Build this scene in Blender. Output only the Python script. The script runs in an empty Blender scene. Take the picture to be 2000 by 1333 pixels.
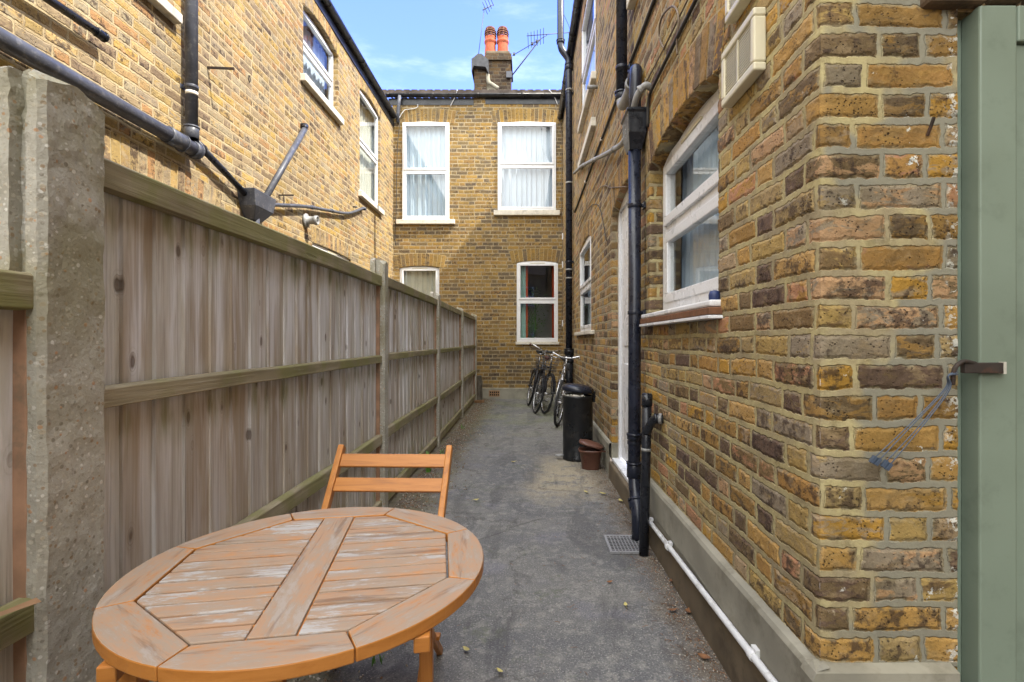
import bpy, math, random
from mathutils import Vector, Matrix, noise as mn
R_ = math.radians
random.seed(7)
C = bpy.context.scene.collection
SC = bpy.context.scene

# ------------------------------------------------------------------ camera, sky, sun, exposure
EYE = 1.25
cam = bpy.data.objects.new('camera', bpy.data.cameras.new('camera')); C.objects.link(cam)
cam.location = (0, 0, EYE); cam.rotation_euler = (R_(90), 0, 0)
cam.data.sensor_width = 36; cam.data.lens = 18; cam.data.shift_x = -0.0145; cam.data.shift_y = -0.00075
cam.data.clip_start = 0.05; cam.data.clip_end = 2000
SC.camera = cam
SUN = Vector((.25, -.085, .335)).normalized()
el = math.asin(SUN.z); az = math.atan2(SUN.x, SUN.y)          # azimuth from +Y towards +X
w = bpy.data.worlds.new('World'); SC.world = w; w.use_nodes = True
wn = w.node_tree; bg = wn.nodes['Background']
sky = wn.nodes.new('ShaderNodeTexSky'); sky.sky_type = 'NISHITA'; sky.sun_disc = False
sky.sun_elevation = el; sky.sun_rotation = az; sky.air_density = 1.0; sky.dust_density = 0.6; sky.ozone_density = 1.6
bg.inputs[1].default_value = 0.15
def wmath(op, a, b=None, c=None):
    n = wn.nodes.new('ShaderNodeMath'); n.operation = op
    for i, v in enumerate((a, b, c)):
        if v is None: continue
        if isinstance(v, (int, float)): n.inputs[i].default_value = v
        else: wn.links.new(v, n.inputs[i])
    return n.outputs[0]
def wnoise(scl, sc, det):
    mp = wn.nodes.new('ShaderNodeMapping'); mp.inputs['Scale'].default_value = scl; wn.links.new(wtc.outputs['Generated'], mp.inputs[0])
    n = wn.nodes.new('ShaderNodeTexNoise'); n.inputs['Scale'].default_value = sc; n.inputs['Detail'].default_value = det; n.inputs['Roughness'].default_value = .6
    wn.links.new(mp.outputs[0], n.inputs['Vector']); return n.outputs['Fac']
def wmix(f, a, b, mode='MIX'):
    n = wn.nodes.new('ShaderNodeMix'); n.data_type = 'RGBA'; n.blend_type = mode
    for v, i in ((f, 0), (a, 6), (b, 7)):
        if isinstance(v, (int, float)): n.inputs[i].default_value = v
        elif isinstance(v, tuple): n.inputs[i].default_value = v
        else: wn.links.new(v, n.inputs[i])
    return n.outputs[2]
wtc = wn.nodes.new('ShaderNodeTexCoord'); wsp = wn.nodes.new('ShaderNodeSeparateXYZ'); wn.links.new(wtc.outputs['Generated'], wsp.inputs[0])
# bright cloud added overhead and behind to fill shade, thin wisps in the blue ahead
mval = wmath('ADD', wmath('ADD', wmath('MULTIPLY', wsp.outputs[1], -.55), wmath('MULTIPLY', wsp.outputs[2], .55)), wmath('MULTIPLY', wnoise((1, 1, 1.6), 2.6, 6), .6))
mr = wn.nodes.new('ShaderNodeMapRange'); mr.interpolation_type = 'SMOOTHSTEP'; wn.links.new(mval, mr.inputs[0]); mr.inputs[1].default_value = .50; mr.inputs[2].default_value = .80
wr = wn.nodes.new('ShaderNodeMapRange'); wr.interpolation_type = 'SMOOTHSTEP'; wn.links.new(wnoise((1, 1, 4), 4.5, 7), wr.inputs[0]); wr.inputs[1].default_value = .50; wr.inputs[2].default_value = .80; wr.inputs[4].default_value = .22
SKYTINT, FILL_CLOUD = (.58, .62, 1.05, 1), (8.5, 8.5, 8.3, 1)
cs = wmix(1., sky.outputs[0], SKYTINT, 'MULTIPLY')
cs = wmix(wr.outputs[0], cs, (4.0, 4.3, 4.6, 1)); cs = wmix(mr.outputs[0], cs, FILL_CLOUD)
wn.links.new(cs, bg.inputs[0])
sl = bpy.data.lights.new('sun', 'SUN'); sl.energy = 2.2; sl.angle = R_(.53); sl.color = (1, .93, .82)
so = bpy.data.objects.new('sun', sl); C.objects.link(so)
so.rotation_euler = (-SUN).to_track_quat('-Z', 'Y').to_euler(); so.location = (5, -3, 12)
SC.view_settings.view_transform = 'Standard'; SC.view_settings.look = 'None'
SC.view_settings.exposure = 2.12; SC.view_settings.gamma = 1

# ------------------------------------------------------------------ node helper
class V:
    def __init__(s, t, sock): s.t, s.s = t, sock
    def _b(s, op, o, r=False): return s.t.m(op, o, s) if r else s.t.m(op, s, o)
    def __add__(s, o): return s._b('ADD', o)
    def __radd__(s, o): return s._b('ADD', o, True)
    def __sub__(s, o): return s._b('SUBTRACT', o)
    def __rsub__(s, o): return s._b('SUBTRACT', o, True)
    def __mul__(s, o): return s._b('MULTIPLY', o)
    def __rmul__(s, o): return s._b('MULTIPLY', o, True)
    def __truediv__(s, o): return s._b('DIVIDE', o)
class Mat:
    def __init__(s, name, disp='BUMP'):
        s.mat = bpy.data.materials.new(name); s.mat.use_nodes = True; s.nt = s.mat.node_tree
        s.nt.nodes.clear(); s.mat.displacement_method = disp
        s.out = s.nt.nodes.new('ShaderNodeOutputMaterial')
        s.tc = s.nt.nodes.new('ShaderNodeTexCoord')
    def n(s, ty): return s.nt.nodes.new('ShaderNode' + ty)
    def put(s, v, sock):
        if isinstance(v, V): s.nt.links.new(v.s, sock)
        elif v is not None:
            if isinstance(v, tuple) and len(v) == 3 and sock.type == 'RGBA': v = v + (1,)
            sock.default_value = v
    def m(s, op, *a, clamp=False):
        n = s.n('Math'); n.operation = op; n.use_clamp = clamp
        for i, x in enumerate(a): s.put(x, n.inputs[i])
        return V(s, n.outputs[0])
    @property
    def pos(s): return V(s, s.tc.outputs['Object'])
    def xyz(s, v=None):
        n = s.n('SeparateXYZ'); s.put(v or s.pos, n.inputs[0]); return [V(s, o) for o in n.outputs]
    def vec(s, x, y, z):
        n = s.n('CombineXYZ'); [s.put(a, n.inputs[i]) for i, a in enumerate((x, y, z))]; return V(s, n.outputs[0])
    def scale(s, v, sc):
        n = s.n('Mapping'); s.put(v, n.inputs[0]); n.inputs['Scale'].default_value = sc; return V(s, n.outputs[0])
    def noise(s, v=None, sc=5, det=3, rough=.55, dist=0, col=False):
        n = s.n('TexNoise'); s.put(v or s.pos, n.inputs['Vector']); n.inputs['Scale'].default_value = sc
        n.inputs['Detail'].default_value = det; n.inputs['Roughness'].default_value = rough; n.inputs['Distortion'].default_value = dist
        return V(s, n.outputs['Color' if col else 'Fac'])
    def vor(s, v=None, sc=5, feat='F1', out='Distance', rnd=1):
        n = s.n('TexVoronoi'); n.feature = feat; s.put(v or s.pos, n.inputs['Vector']); n.inputs['Scale'].default_value = sc
        n.inputs['Randomness'].default_value = rnd
        return V(s, n.outputs[out])
    def white(s, v):
        n = s.n('TexWhiteNoise'); n.noise_dimensions = '3D'; s.put(v, n.inputs['Vector']); return V(s, n.outputs['Value']), V(s, n.outputs['Color'])
    def ss(s, x, a, b, lo=0., hi=1.):
        n = s.n('MapRange'); n.interpolation_type = 'SMOOTHSTEP'; s.put(x, n.inputs[0])
        for i, q in enumerate((a, b, lo, hi)): s.put(q, n.inputs[i + 1])
        return V(s, n.outputs[0])
    def ramp(s, f, stops, interp='LINEAR'):
        n = s.n('ValToRGB'); cr = n.color_ramp; cr.interpolation = interp; s.put(f, n.inputs[0])
        while len(cr.elements) < len(stops): cr.elements.new(.5)
        for e, (p, c) in zip(cr.elements, stops): e.position = p; e.color = tuple(c) + (1,)
        return V(s, n.outputs[0])
    def mix(s, f, a, b, mode='MIX'):
        n = s.n('Mix'); n.data_type = 'RGBA'; n.blend_type = mode
        s.put(f, n.inputs[0]); s.put(a, n.inputs[6]); s.put(b, n.inputs[7]); return V(s, n.outputs[2])
    def finish(s, col, rough=.8, height=None, dist=.005, bump=1.0, spec=.3, metal=0, coat=0, disp=None):
        b = s.n('BsdfPrincipled'); s.put(col, b.inputs['Base Color']); s.put(rough, b.inputs['Roughness'])
        b.inputs['Specular IOR Level'].default_value = spec; b.inputs['Metallic'].default_value = metal
        b.inputs['Coat Weight'].default_value = coat
        if height is not None and s.mat.displacement_method == 'BUMP':
            n = s.n('Bump'); n.inputs['Strength'].default_value = bump; n.inputs['Distance'].default_value = dist
            s.put(height, n.inputs['Height']); s.nt.links.new(n.outputs[0], b.inputs['Normal'])
        elif height is not None:
            n = s.n('Displacement'); n.inputs['Scale'].default_value = dist; n.inputs['Midlevel'].default_value = .7
            s.put(height, n.inputs['Height']); s.nt.links.new(n.outputs[0], s.out.inputs['Displacement'])
        s.nt.links.new(b.outputs[0], s.out.inputs[0]); s.bsdf = b
        return s.mat
def srgb(r, g, b, k=1.):
    f = lambda c: ((c / 255 + .055) / 1.055) ** 2.4 if c > 10 else c / 255 / 12.92
    return (f(r) * k, f(g) * k, f(b) * k)

# ------------------------------------------------------------------ materials
CH, BS, BH, Z0 = .0803, .236, .118, 2.0737
TONES = dict(
    near=[(164,130,74),(142,112,64),(170,138,104),(120,98,66),(172,140,88),(100,84,62),(136,124,106),(164,122,92),(168,130,58),(98,80,68),(150,130,90),(158,122,70),(152,132,104),(112,94,68),(160,136,84)],
    left=[(164,138,88),(170,142,78),(146,128,98),(160,132,90),(140,126,104),(178,152,104),(128,110,88),(156,134,86),(158,122,82),(150,138,112),(120,102,80)],
    far=[(138,114,66),(146,116,58),(112,96,68),(132,106,60),(106,92,70),(150,122,70),(122,100,64),(136,108,66),(98,86,70),(142,116,66)],
    soot=[(92,76,60),(110,88,62),(76,64,54),(120,96,64),(84,70,58),(100,80,58)])
WASH = dict(near=[(104,88,64),(168,146,112)], left=[(128,112,84),(186,166,126)], far=[(104,90,66),(158,130,80)], soot=[(70,60,50),(110,98,80)])
def bricks(name, tones, mortar, disp='BUMP', vous=False, soot=.3, K=1., mort2=None, blots=0, mw=.0052, hgt=.006):
    t = Mat(name, disp); x, y, z = t.xyz()
    tl = TONES[tones]
    big = t.noise(sc=.9, det=3)
    fine = t.noise(sc=60, det=4, rough=.65)
    med = t.noise(sc=17, det=4, rough=.6)
    stretch = t.noise(t.scale(t.pos, (13, 13, 30)), sc=1, det=5, rough=.68, dist=.7)
    wash = t.noise(t.scale(t.pos, (5, 5, 9)), sc=1, det=5, rough=.7, dist=.4); wash2 = t.noise(t.scale(t.pos, (8, 8, 15)), sc=1.3, det=5, rough=.7)
    if vous:
        a = t.n('Attribute'); a.attribute_name = 'rnd'; r0 = V(t, a.outputs['Fac'])
        rv = V(t, a.outputs['Fac']); wv, wc = t.white(t.vec(rv, rv * 7.3, 3.)); mm = 0.
        r1, r2, r3 = t.xyz(wc); d = None
    else:
        n1 = t.xyz(t.noise(sc=2.3, det=2, col=True)); n2 = t.xyz(t.noise(sc=38, det=3, rough=.6, col=True))
        u = y - x + 50. + (n1[0] - .5) * .05 + (n2[0] - .5) * .022
        v = z - Z0 + 40 * CH + (n1[1] - .5) * .03 + (n2[1] - .5) * .019
        row = t.m('FLOOR', v / CH); fv = v / CH - row; dv = t.m('MINIMUM', fv, 1. - fv) * CH
        rr, _ = t.white(t.vec(row, 3.7, 1.1)); P = BS + BH
        uu = (u + t.m('PINGPONG', row, 1.) * (P / 2) + rr * .07) / P
        k = t.m('FLOOR', uu); f = (uu - k) * P; isH = t.m('GREATER_THAN', f, BS)
        a = f - isH * BS; wd = BS + isH * (BH - BS); du = t.m('MINIMUM', a, wd - a)
        r0, wc = t.white(t.vec(k * 2. + isH, row, .5)); r1, r2, r3 = t.xyz(wc)
        d = t.m('MINIMUM', du + .0008, dv - .0008)
        mm = t.ss(d + (med - .5) * .004, mw - .0015, mw + .0022, 1., 0.)
    stops = [(i / len(tl), srgb(*c, K)) for i, c in enumerate(tl)]
    c = t.ramp(r0 * .999, stops, 'CONSTANT')
    c2 = t.ramp(r1 * .999, stops[3:] + stops[:3] if False else [(i / len(tl), s[1]) for i, s in enumerate(stops[4:] + stops[:4])], 'CONSTANT')
    c = t.mix(t.ss(stretch + (r2 - .5) * .3, .48, .56), c, c2)
    c = t.mix(t.ss(fine, .35, .75, 0., .55), c, t.mix(1., c, (1.3, 1.24, 1.15), 'MULTIPLY'))
    dk = t.ss(med * .6 + t.noise(sc=34, det=5, rough=.75) * .4 + (r3 - .5) * .2, .54, .66, 0., .8)
    c = t.mix(dk, c, srgb(64, 50, 44, K))
    c = t.mix(t.ss(wash, .52, .64, 0., .42), c, srgb(*WASH[tones][0], K)); c = t.mix(t.ss(wash2, .54, .66, 0., .45), c, srgb(*WASH[tones][1], K))
    pit = t.m('MAXIMUM', t.ss(t.vor(sc=95), .14, .28, 1., 0.), t.ss(t.vor(sc=42) + (fine - .5) * .2, .08, .18, 1., 0.)); pitg = t.ss(t.noise(sc=11, det=2), .42, .56)
    pits = pit * pitg
    c = t.mix(pits * .8, c, srgb(48, 36, 30, K))
    pale = t.ss(t.noise(sc=26, det=5, rough=.7), .62, .72, 0., .6)
    c = t.mix(pale * t.ss(r2, .45, .8), c, srgb(186, 172, 150, K))
    c = t.mix(t.ss(big, .42, .70, 0., soot), c, t.mix(1., c, (.50, .47, .46), 'MULTIPLY'))
    h = t.ss(med, .2, .8, .55, 1.) + (r3 - .5) * .28 + (fine - .5) * .55 - pits * .5
    if not vous:
        mc = t.mix(t.ss(t.noise(sc=7, det=4), .35, .65), srgb(*mortar, K), srgb(*(mort2 or mortar), K))
        mc = t.mix(t.ss(fine, .35, .7, 0., .45), mc, t.mix(1., mc, (.66, .62, .58), 'MULTIPLY'))
        mc = t.mix(t.ss(big, .45, .75, 0., soot * .8), mc, t.mix(1., mc, (.62, .6, .6), 'MULTIPLY'))
        gr_ = t.ss(t.noise(sc=13, det=6, rough=.75), .52, .66, 0., .65); mc = t.mix(gr_, mc, t.mix(1., mc, (.58, .56, .52), 'MULTIPLY'))
        smear = t.ss(d, mw, mw + .012, 1., 0.) * t.ss(t.noise(sc=17, det=4), .46, .60) * .8
        c = t.mix(smear, c, srgb(*(mort2 or mortar), K * .9))
        edge = t.ss(d, mw + .0002, mw + .0026, 1., 0.) * (1. - mm)
        c = t.mix(edge * .22, c, srgb(58, 46, 38, K))
        if blots:
            fr = t.ss(x, .79, .86); bl = t.ss(t.noise(sc=9, det=6, rough=.75), .655, .68)
            edgex = t.ss(x + (fine - .5) * .05, 1.10, 1.13); fl = t.ss(t.noise(sc=40, det=4, rough=.7), .52, .58)
            c = t.mix(t.m('MAXIMUM', bl * fr, edgex * fl * .8), c, srgb(205, 205, 200))
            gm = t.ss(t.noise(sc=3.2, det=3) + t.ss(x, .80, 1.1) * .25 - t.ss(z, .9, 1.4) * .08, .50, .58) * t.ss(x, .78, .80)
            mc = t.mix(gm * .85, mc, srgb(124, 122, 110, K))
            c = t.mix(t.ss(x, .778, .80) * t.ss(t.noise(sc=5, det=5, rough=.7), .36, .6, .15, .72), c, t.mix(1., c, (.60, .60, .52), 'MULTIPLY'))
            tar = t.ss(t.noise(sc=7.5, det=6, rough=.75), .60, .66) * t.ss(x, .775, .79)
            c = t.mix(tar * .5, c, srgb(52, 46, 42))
        c = t.mix(mm, c, mc)
        rnd = t.ss(d, mw, mw + .012)
        h = rnd * h + (mm * (.45 + (fine - .5) * .35))
    return t.finish(c, t.ss(fine, .3, .7, .78, .95), h, dist=hgt, bump=1., spec=.25)
KB = 1.0
M = {}
M['brick_right'] = bricks('stock_brick_right', 'near', (178, 162, 126), soot=.35, mort2=(150, 140, 116), K=KB, mw=.0068)
M['brick_near'] = bricks('stock_brick_near', 'near', (178, 166, 122), disp='BOTH', soot=.35, mort2=(150, 138, 110), blots=1, mw=.0080, hgt=.0075, K=KB)
M['brick_left'] = bricks('stock_brick_left', 'left', (194, 176, 138), soot=.35, mort2=(170, 152, 118), K=.93, mw=.0066)
M['brick_far'] = bricks('stock_brick_far', 'far', (176, 162, 132), soot=.45, mort2=(146, 132, 106), K=KB, mw=.0062)
M['brick_chimney'] = bricks('stock_brick_chimney', 'soot', (116, 106, 90), soot=.7, K=.62)
for k, tn in (('right', 'near'), ('left', 'left'), ('far', 'far')):
    M['vous_' + k] = bricks('arch_brick_' + k, tn, (0, 0, 0), vous=True, soot=.25, K=KB)

def plain(name, col, rough=.6, var=.15, sc=12, bump=0, dist=.002, spec=.4, metal=0, dirt=None, dirt_amt=.5, dsc=6, coat=0, bsc=40):
    t = Mat(name); n = t.noise(sc=sc, det=4)
    c = t.mix(t.ss(n, .3, .7), tuple(x * (1 - var) for x in col), tuple(min(1, x * (1 + var)) for x in col))
    if dirt: c = t.mix(t.ss(t.noise(sc=dsc, det=6, rough=.7), .5, .68, 0., dirt_amt), c, dirt)
    return t.finish(c, t.ss(t.noise(sc=sc * 2, det=3), .3, .7, max(.03, rough - .08), min(1, rough + .1)),
                    t.noise(sc=bsc, det=4) if bump else None, dist=dist, bump=bump, spec=spec, metal=metal, coat=coat)
M['mortar_near'] = plain('arch_mortar', srgb(160, 144, 108), .9, .2, 40, bump=.8)
M['upvc'] = plain('white_window_plastic', (.72, .73, .75), .3, .03, 3, dirt=(.5, .5, .48), dirt_amt=.5, dsc=90)
M['sill'] = plain('painted_stone_sill', srgb(206, 200, 186), .7, .08, 20, bump=.4, dirt=(.25, .23, .2), dirt_amt=.55)
M['brownsill'] = plain('brown_sill', srgb(112, 76, 52), .6, .2, 30, bump=.4)
M['pvc_black'] = plain('black_pipe', (.012, .014, .02), .32, .3, 10, bump=.15, dirt=(.06, .06, .065), dirt_amt=.3, dsc=40)
M['pvc_navy'] = plain('navy_black_pipe', (.012, .015, .027), .3, .3, 8, bump=.2, dirt=(.06, .065, .08), dirt_amt=.3, dsc=45)
M['pvc_grey'] = plain('grey_pipe', (.062, .067, .085), .42, .15, 9, dirt=(.2, .2, .2), dirt_amt=.45, dsc=25)
M['waste_grey'] = plain('pale_grey_waste_pipe', (.27, .27, .265), .45, .15, 9, dirt=(.08, .08, .07), dirt_amt=.4, dsc=12)
M['white_pipe'] = plain('white_waste_pipe', (.60, .60, .60), .4, .06, 9, dirt=(.22, .20, .17), dirt_amt=.5, dsc=14)
M['gutter'] = plain('black_gutter', (.016, .017, .02), .35, .2, 6, dirt=(.07, .07, .07), dirt_amt=.5)
M['iron'] = plain('rusty_iron', (.03, .022, .018), .75, .3, 40, bump=.5, dirt=(.10, .04, .02), dirt_amt=.6, dsc=30)
M['cable'] = plain('dark_cable', (.03, .028, .027), .6, .2, 9)
M['cable_pale'] = plain('brownish_cable', (.16, .12, .08), .6, .2, 9)
M['terracotta'] = plain('terracotta', srgb(160, 78, 48), .8, .18, 20, bump=.4, dirt=(.10, .05, .035), dirt_amt=.6, dsc=9)
M['louvre'] = plain('sooty_terracotta', srgb(104, 66, 50), .8, .3, 20)
M['slate'] = plain('slate', (.05, .052, .058), .7, .25, 20, bump=.4)
M['tiles'] = plain('concrete_roof_tiles', (.075, .062, .055), .95, .3, 6, bump=.6, spec=.05)
M['wire'] = plain('aerial_metal', (.06, .065, .08), .5, .1, 9)
M['render'] = plain('grey_cement_render', srgb(140, 136, 122), .85, .16, 5, bump=.35, dirt=srgb(100, 94, 78), dirt_amt=.7, dsc=3.5)
M['render_dark'] = plain('damp_cement_render', srgb(100, 88, 70), .85, .22, 6, bump=.35, dirt=srgb(70, 60, 46), dirt_amt=.7, dsc=4)
M['green'] = plain('sage_green_paint', srgb(114, 126, 112), .45, .08, 2.5, bump=.35, dist=.0012, dirt=srgb(92, 102, 90), dirt_amt=.35, dsc=9, bsc=22)
M['orange_brick'] = plain('broken_brick', srgb(150, 74, 40), .9, .3, 30, bump=.8)
M['lintel'] = plain('sooty_lintel', srgb(92, 76, 60), .9, .35, 14, bump=.9, dist=.006, dirt=srgb(54, 46, 40), dirt_amt=.8, dsc=12)
M['cream'] = plain('cream_plastic', srgb(205, 198, 172), .4, .05, 5, dirt=srgb(150, 140, 110), dirt_amt=.3)
M['dark_in'] = plain('room_interior', (.42, .40, .37), .9, .2, 2)
M['bin'] = plain('black_metal_bin', (.010, .011, .013), .33, .2, 6, dirt=(.06, .055, .05), dirt_amt=.4, dsc=7)
M['lid'] = plain('black_plastic_lid', (.012, .015, .026), .3, .2, 6)
M['caddy'] = plain('brown_plastic', srgb(92, 60, 48), .45, .12, 7, dirt=srgb(110, 88, 76), dirt_amt=.2)
M['chrome'] = plain('bicycle_chrome', (.55, .55, .56), .28, .1, 20, metal=.9)
M['bike_black'] = plain('bicycle_black_paint', (.013, .013, .016), .3, .2, 9)
M['rubber'] = plain('tyre_rubber', (.025, .025, .026), .75, .2, 20)
M['leather'] = plain('brown_leather', srgb(74, 38, 28), .5, .2, 20)
M['leather_black'] = plain('black_vinyl', (.02, .02, .02), .5, .2, 20)
M['grip'] = plain('brown_grip', srgb(88, 48, 38), .6, .2, 20)
M['bag'] = plain('white_bin_bag', (.6, .58, .52), .5, .1, 9)
M['leaf'] = plain('dry_yellow_leaf', srgb(170, 158, 96), .6, .2, 30)
M['leaf_brown'] = plain('dry_brown_leaf', srgb(120, 82, 52), .7, .25, 30)
M['plant'] = plain('fresh_green_blade', srgb(84, 128, 46), .5, .25, 12)
M['tie'] = plain('blue_grey_cable_tie', (.055, .075, .11), .4, .1, 9)
M['blue'] = plain('dark_blue_plastic', (.02, .035, .11), .4, .1, 9)
M['stone'] = plain('old_grey_stone', srgb(92, 86, 76), .9, .25, 12, bump=.8)
M['offcut'] = plain('timber_offcut', srgb(150, 116, 84), .8, .15, 12, bump=.4)
M['vent_back'] = plain('vent_backing', srgb(84, 64, 38), .8, .1, 5)
M['curtain'] = plain('pale_net_curtain', (.50, .59, .70), .9, .05, 3)
M['curtain_b'] = plain('white_curtain', (.54, .60, .70), .9, .05, 3)
M['curtain_c'] = plain('cream_curtain', (.52, .50, .42), .9, .08, 3)
M['curtain_o'] = plain('orange_curtain', srgb(176, 74, 40), .9, .1, 3)
M['curtain_g'] = plain('pale_green_curtain', srgb(150, 180, 172), .9, .1, 3)
M['grate'] = plain('steel_grate', (.24, .24, .25), .5, .2, 30, dirt=(.05, .04, .03), dirt_amt=.6, dsc=30)
M['batten'] = plain('pinkish_batten', srgb(158, 124, 100), .85, .2, 14, bump=.4, dirt=srgb(120, 108, 90), dirt_amt=.8)
M['pit'] = plain('drain_pit', (.012, .011, .01), .9)

def glass():
    t = Mat('window_glass'); ge = t.n('NewGeometry'); dp = t.n('VectorMath'); dp.operation = 'DOT_PRODUCT'
    t.nt.links.new(ge.outputs['Incoming'], dp.inputs[0]); t.nt.links.new(ge.outputs['Normal'], dp.inputs[1])
    om = 1. - t.m('ABSOLUTE', V(t, dp.outputs['Value'])); om5 = om * om * om * om * om
    tr = t.n('BsdfTransparent'); tr.inputs[0].default_value = (.86, .89, .88, 1)
    g = t.n('BsdfGlossy'); g.inputs['Roughness'].default_value = .015
    b = t.n('Bump'); b.inputs['Distance'].default_value = .003; b.inputs['Strength'].default_value = .35
    t.put(t.noise(sc=1.7, det=1), b.inputs['Height']); t.nt.links.new(b.outputs[0], g.inputs['Normal'])
    fa = t.m('ADD', om5 * .9, .085, clamp=True) 
    mx = t.n('MixShader'); t.put(fa, mx.inputs[0]); t.nt.links.new(tr.outputs[0], mx.inputs[1]); t.nt.links.new(g.outputs[0], mx.inputs[2])
    t.nt.links.new(mx.outputs[0], t.out.inputs[0]); return t.mat
M['glass'] = glass()

def fence_wood(name, rail=False):
    t = Mat(name); x, y, z = t.xyz()
    if rail: g = t.noise(t.scale(t.pos, (60, 2.2, 90)), sc=1, det=5, rough=.65, dist=.5)
    else: g = t.noise(t.scale(t.pos, (70, 85, 2.0)), sc=1, det=5, rough=.65, dist=.7)
    a = t.n('Attribute'); a.attribute_name = 'rnd'; r = V(t, a.outputs['Fac'])
    g2 = t.noise(t.scale(t.pos, (9, 2, 9) if rail else (9, 9, .8)), sc=1, det=3)
    hi = t.ss(z + (t.noise(sc=1.3, det=3) - .5) * .9, .5, 1.25)
    grey = t.mix(t.ss(r, .0, 1.), srgb(174, 169, 162), srgb(190, 187, 182)); brown = t.mix(t.ss(r, .2, .9), srgb(158, 144, 128), srgb(168, 156, 140))
    c = t.mix(t.ss(g2 + (r - .5) * .2, .35, .62), brown, grey) if not rail else t.mix(t.ss(g2, .35, .65), srgb(126, 118, 92), srgb(158, 148, 124))
    if not rail:
        c = t.mix(t.ss(hi, 0., 1., .45, 0.), c, brown)
        sv = t.noise(t.scale(t.pos, (13, 13, 1.5)), sc=1, det=4, rough=.55, dist=.5); c = t.mix(t.ss(sv, .42, .62, 0., .75) * t.ss(hi, 0., 1., .45, 1.), c, srgb(208, 206, 208))
        c = t.mix(t.ss(t.noise(t.scale(t.pos, (12, 12, 1.3)), sc=1.2, det=4), .56, .70, 0., .4), c, srgb(138, 122, 106))
        c = t.mix(1., c, (1.24, 1.27, 1.32), 'MULTIPLY')
    c = t.mix(t.ss(g, .34, .56, .38, 0.), c, srgb(124, 112, 98))
    c = t.mix(t.ss(g, .60, .74, 0., .5), c, srgb(206, 200, 190))
    k = t.vor(t.scale(t.pos, (0, 1.6, 14) if rail else (0, 8.5, 4.6)), sc=1.0); kn = t.ss(k + (t.noise(sc=30, det=2) - .5) * .05, .07, .13, 1., 0.)
    c = t.mix(kn * (.4 if rail else .7), c, srgb(84, 68, 56))
    ring = t.ss(t.m('SINE', k * 110.), .2, .9) * t.ss(k, .08, .24, 1., 0.)
    if not rail: c = t.mix(ring * .35, c, srgb(120, 100, 82))
    if rail: gr = t.ss(t.noise(sc=5, det=4), .42, .62, 0., .55)
    else:
        band = t.m('MAXIMUM', t.ss(z, 1.42, 1.66), t.m('MAXIMUM', t.ss(t.m('ABSOLUTE', z - 1.02), .0, .12, .8, 0.), t.ss(z, .1, .42, 1., 0.)))
        gr = t.ss(t.noise(t.scale(t.pos, (12, 12, 3)), sc=1, det=4), .46, .66, 0., .75) * band
    c = t.mix(gr, c, srgb(122, 124, 66))
    return t.finish(c, .85, g * .8 + kn * -.5 + ring * .25, dist=.0045, bump=.9, spec=.2)
M['board'] = fence_wood('weathered_fence_board'); M['rail'] = fence_wood('mossy_fence_rail', True)

def concrete_post():
    t = Mat('aggregate_concrete'); x, y, z = t.xyz()
    v = t.vor(sc=95, out='Color'); vd = t.vor(sc=95); r1, r2, r3 = t.xyz(v)
    n = t.noise(sc=6, det=5, rough=.65); f = t.noise(sc=90, det=4, rough=.7)
    c = t.mix(t.ss(n, .3, .7), srgb(154, 150, 138), srgb(178, 175, 165))
    peb = t.ss(vd + (f - .5) * .4 + (r3 - .5) * .3, .30, .44, 1., 0.) * t.ss(r1, .30, .36)
    pc = t.ramp(r2, [(0, srgb(150, 130, 106)), (.15, srgb(182, 176, 162)), (.5, srgb(180, 140, 106)), (.55, srgb(206, 203, 196)), (.74, srgb(134, 128, 116)), (.86, srgb(172, 160, 140))], 'CONSTANT')
    c = t.mix(peb * .85, c, pc)
    c = t.mix(t.ss(f, .55, .7, 0., .45), c, srgb(112, 106, 94)); c = t.mix(t.ss(f, .3, .42, .3, 0.), c, srgb(204, 200, 188))
    side = t.ss(x + (n - .5) * .05, -1.045, -1.06)
    c = t.mix(t.ss(t.noise(sc=4, det=4), .44, .6, 0., .5) * t.ss(z, .9, 1.5) , c, srgb(128, 122, 84))
    return t.finish(c, .9, f * .9 + peb * .1 + n * .6, dist=.004, bump=.8, spec=.2)
M['post'] = concrete_post()

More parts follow.
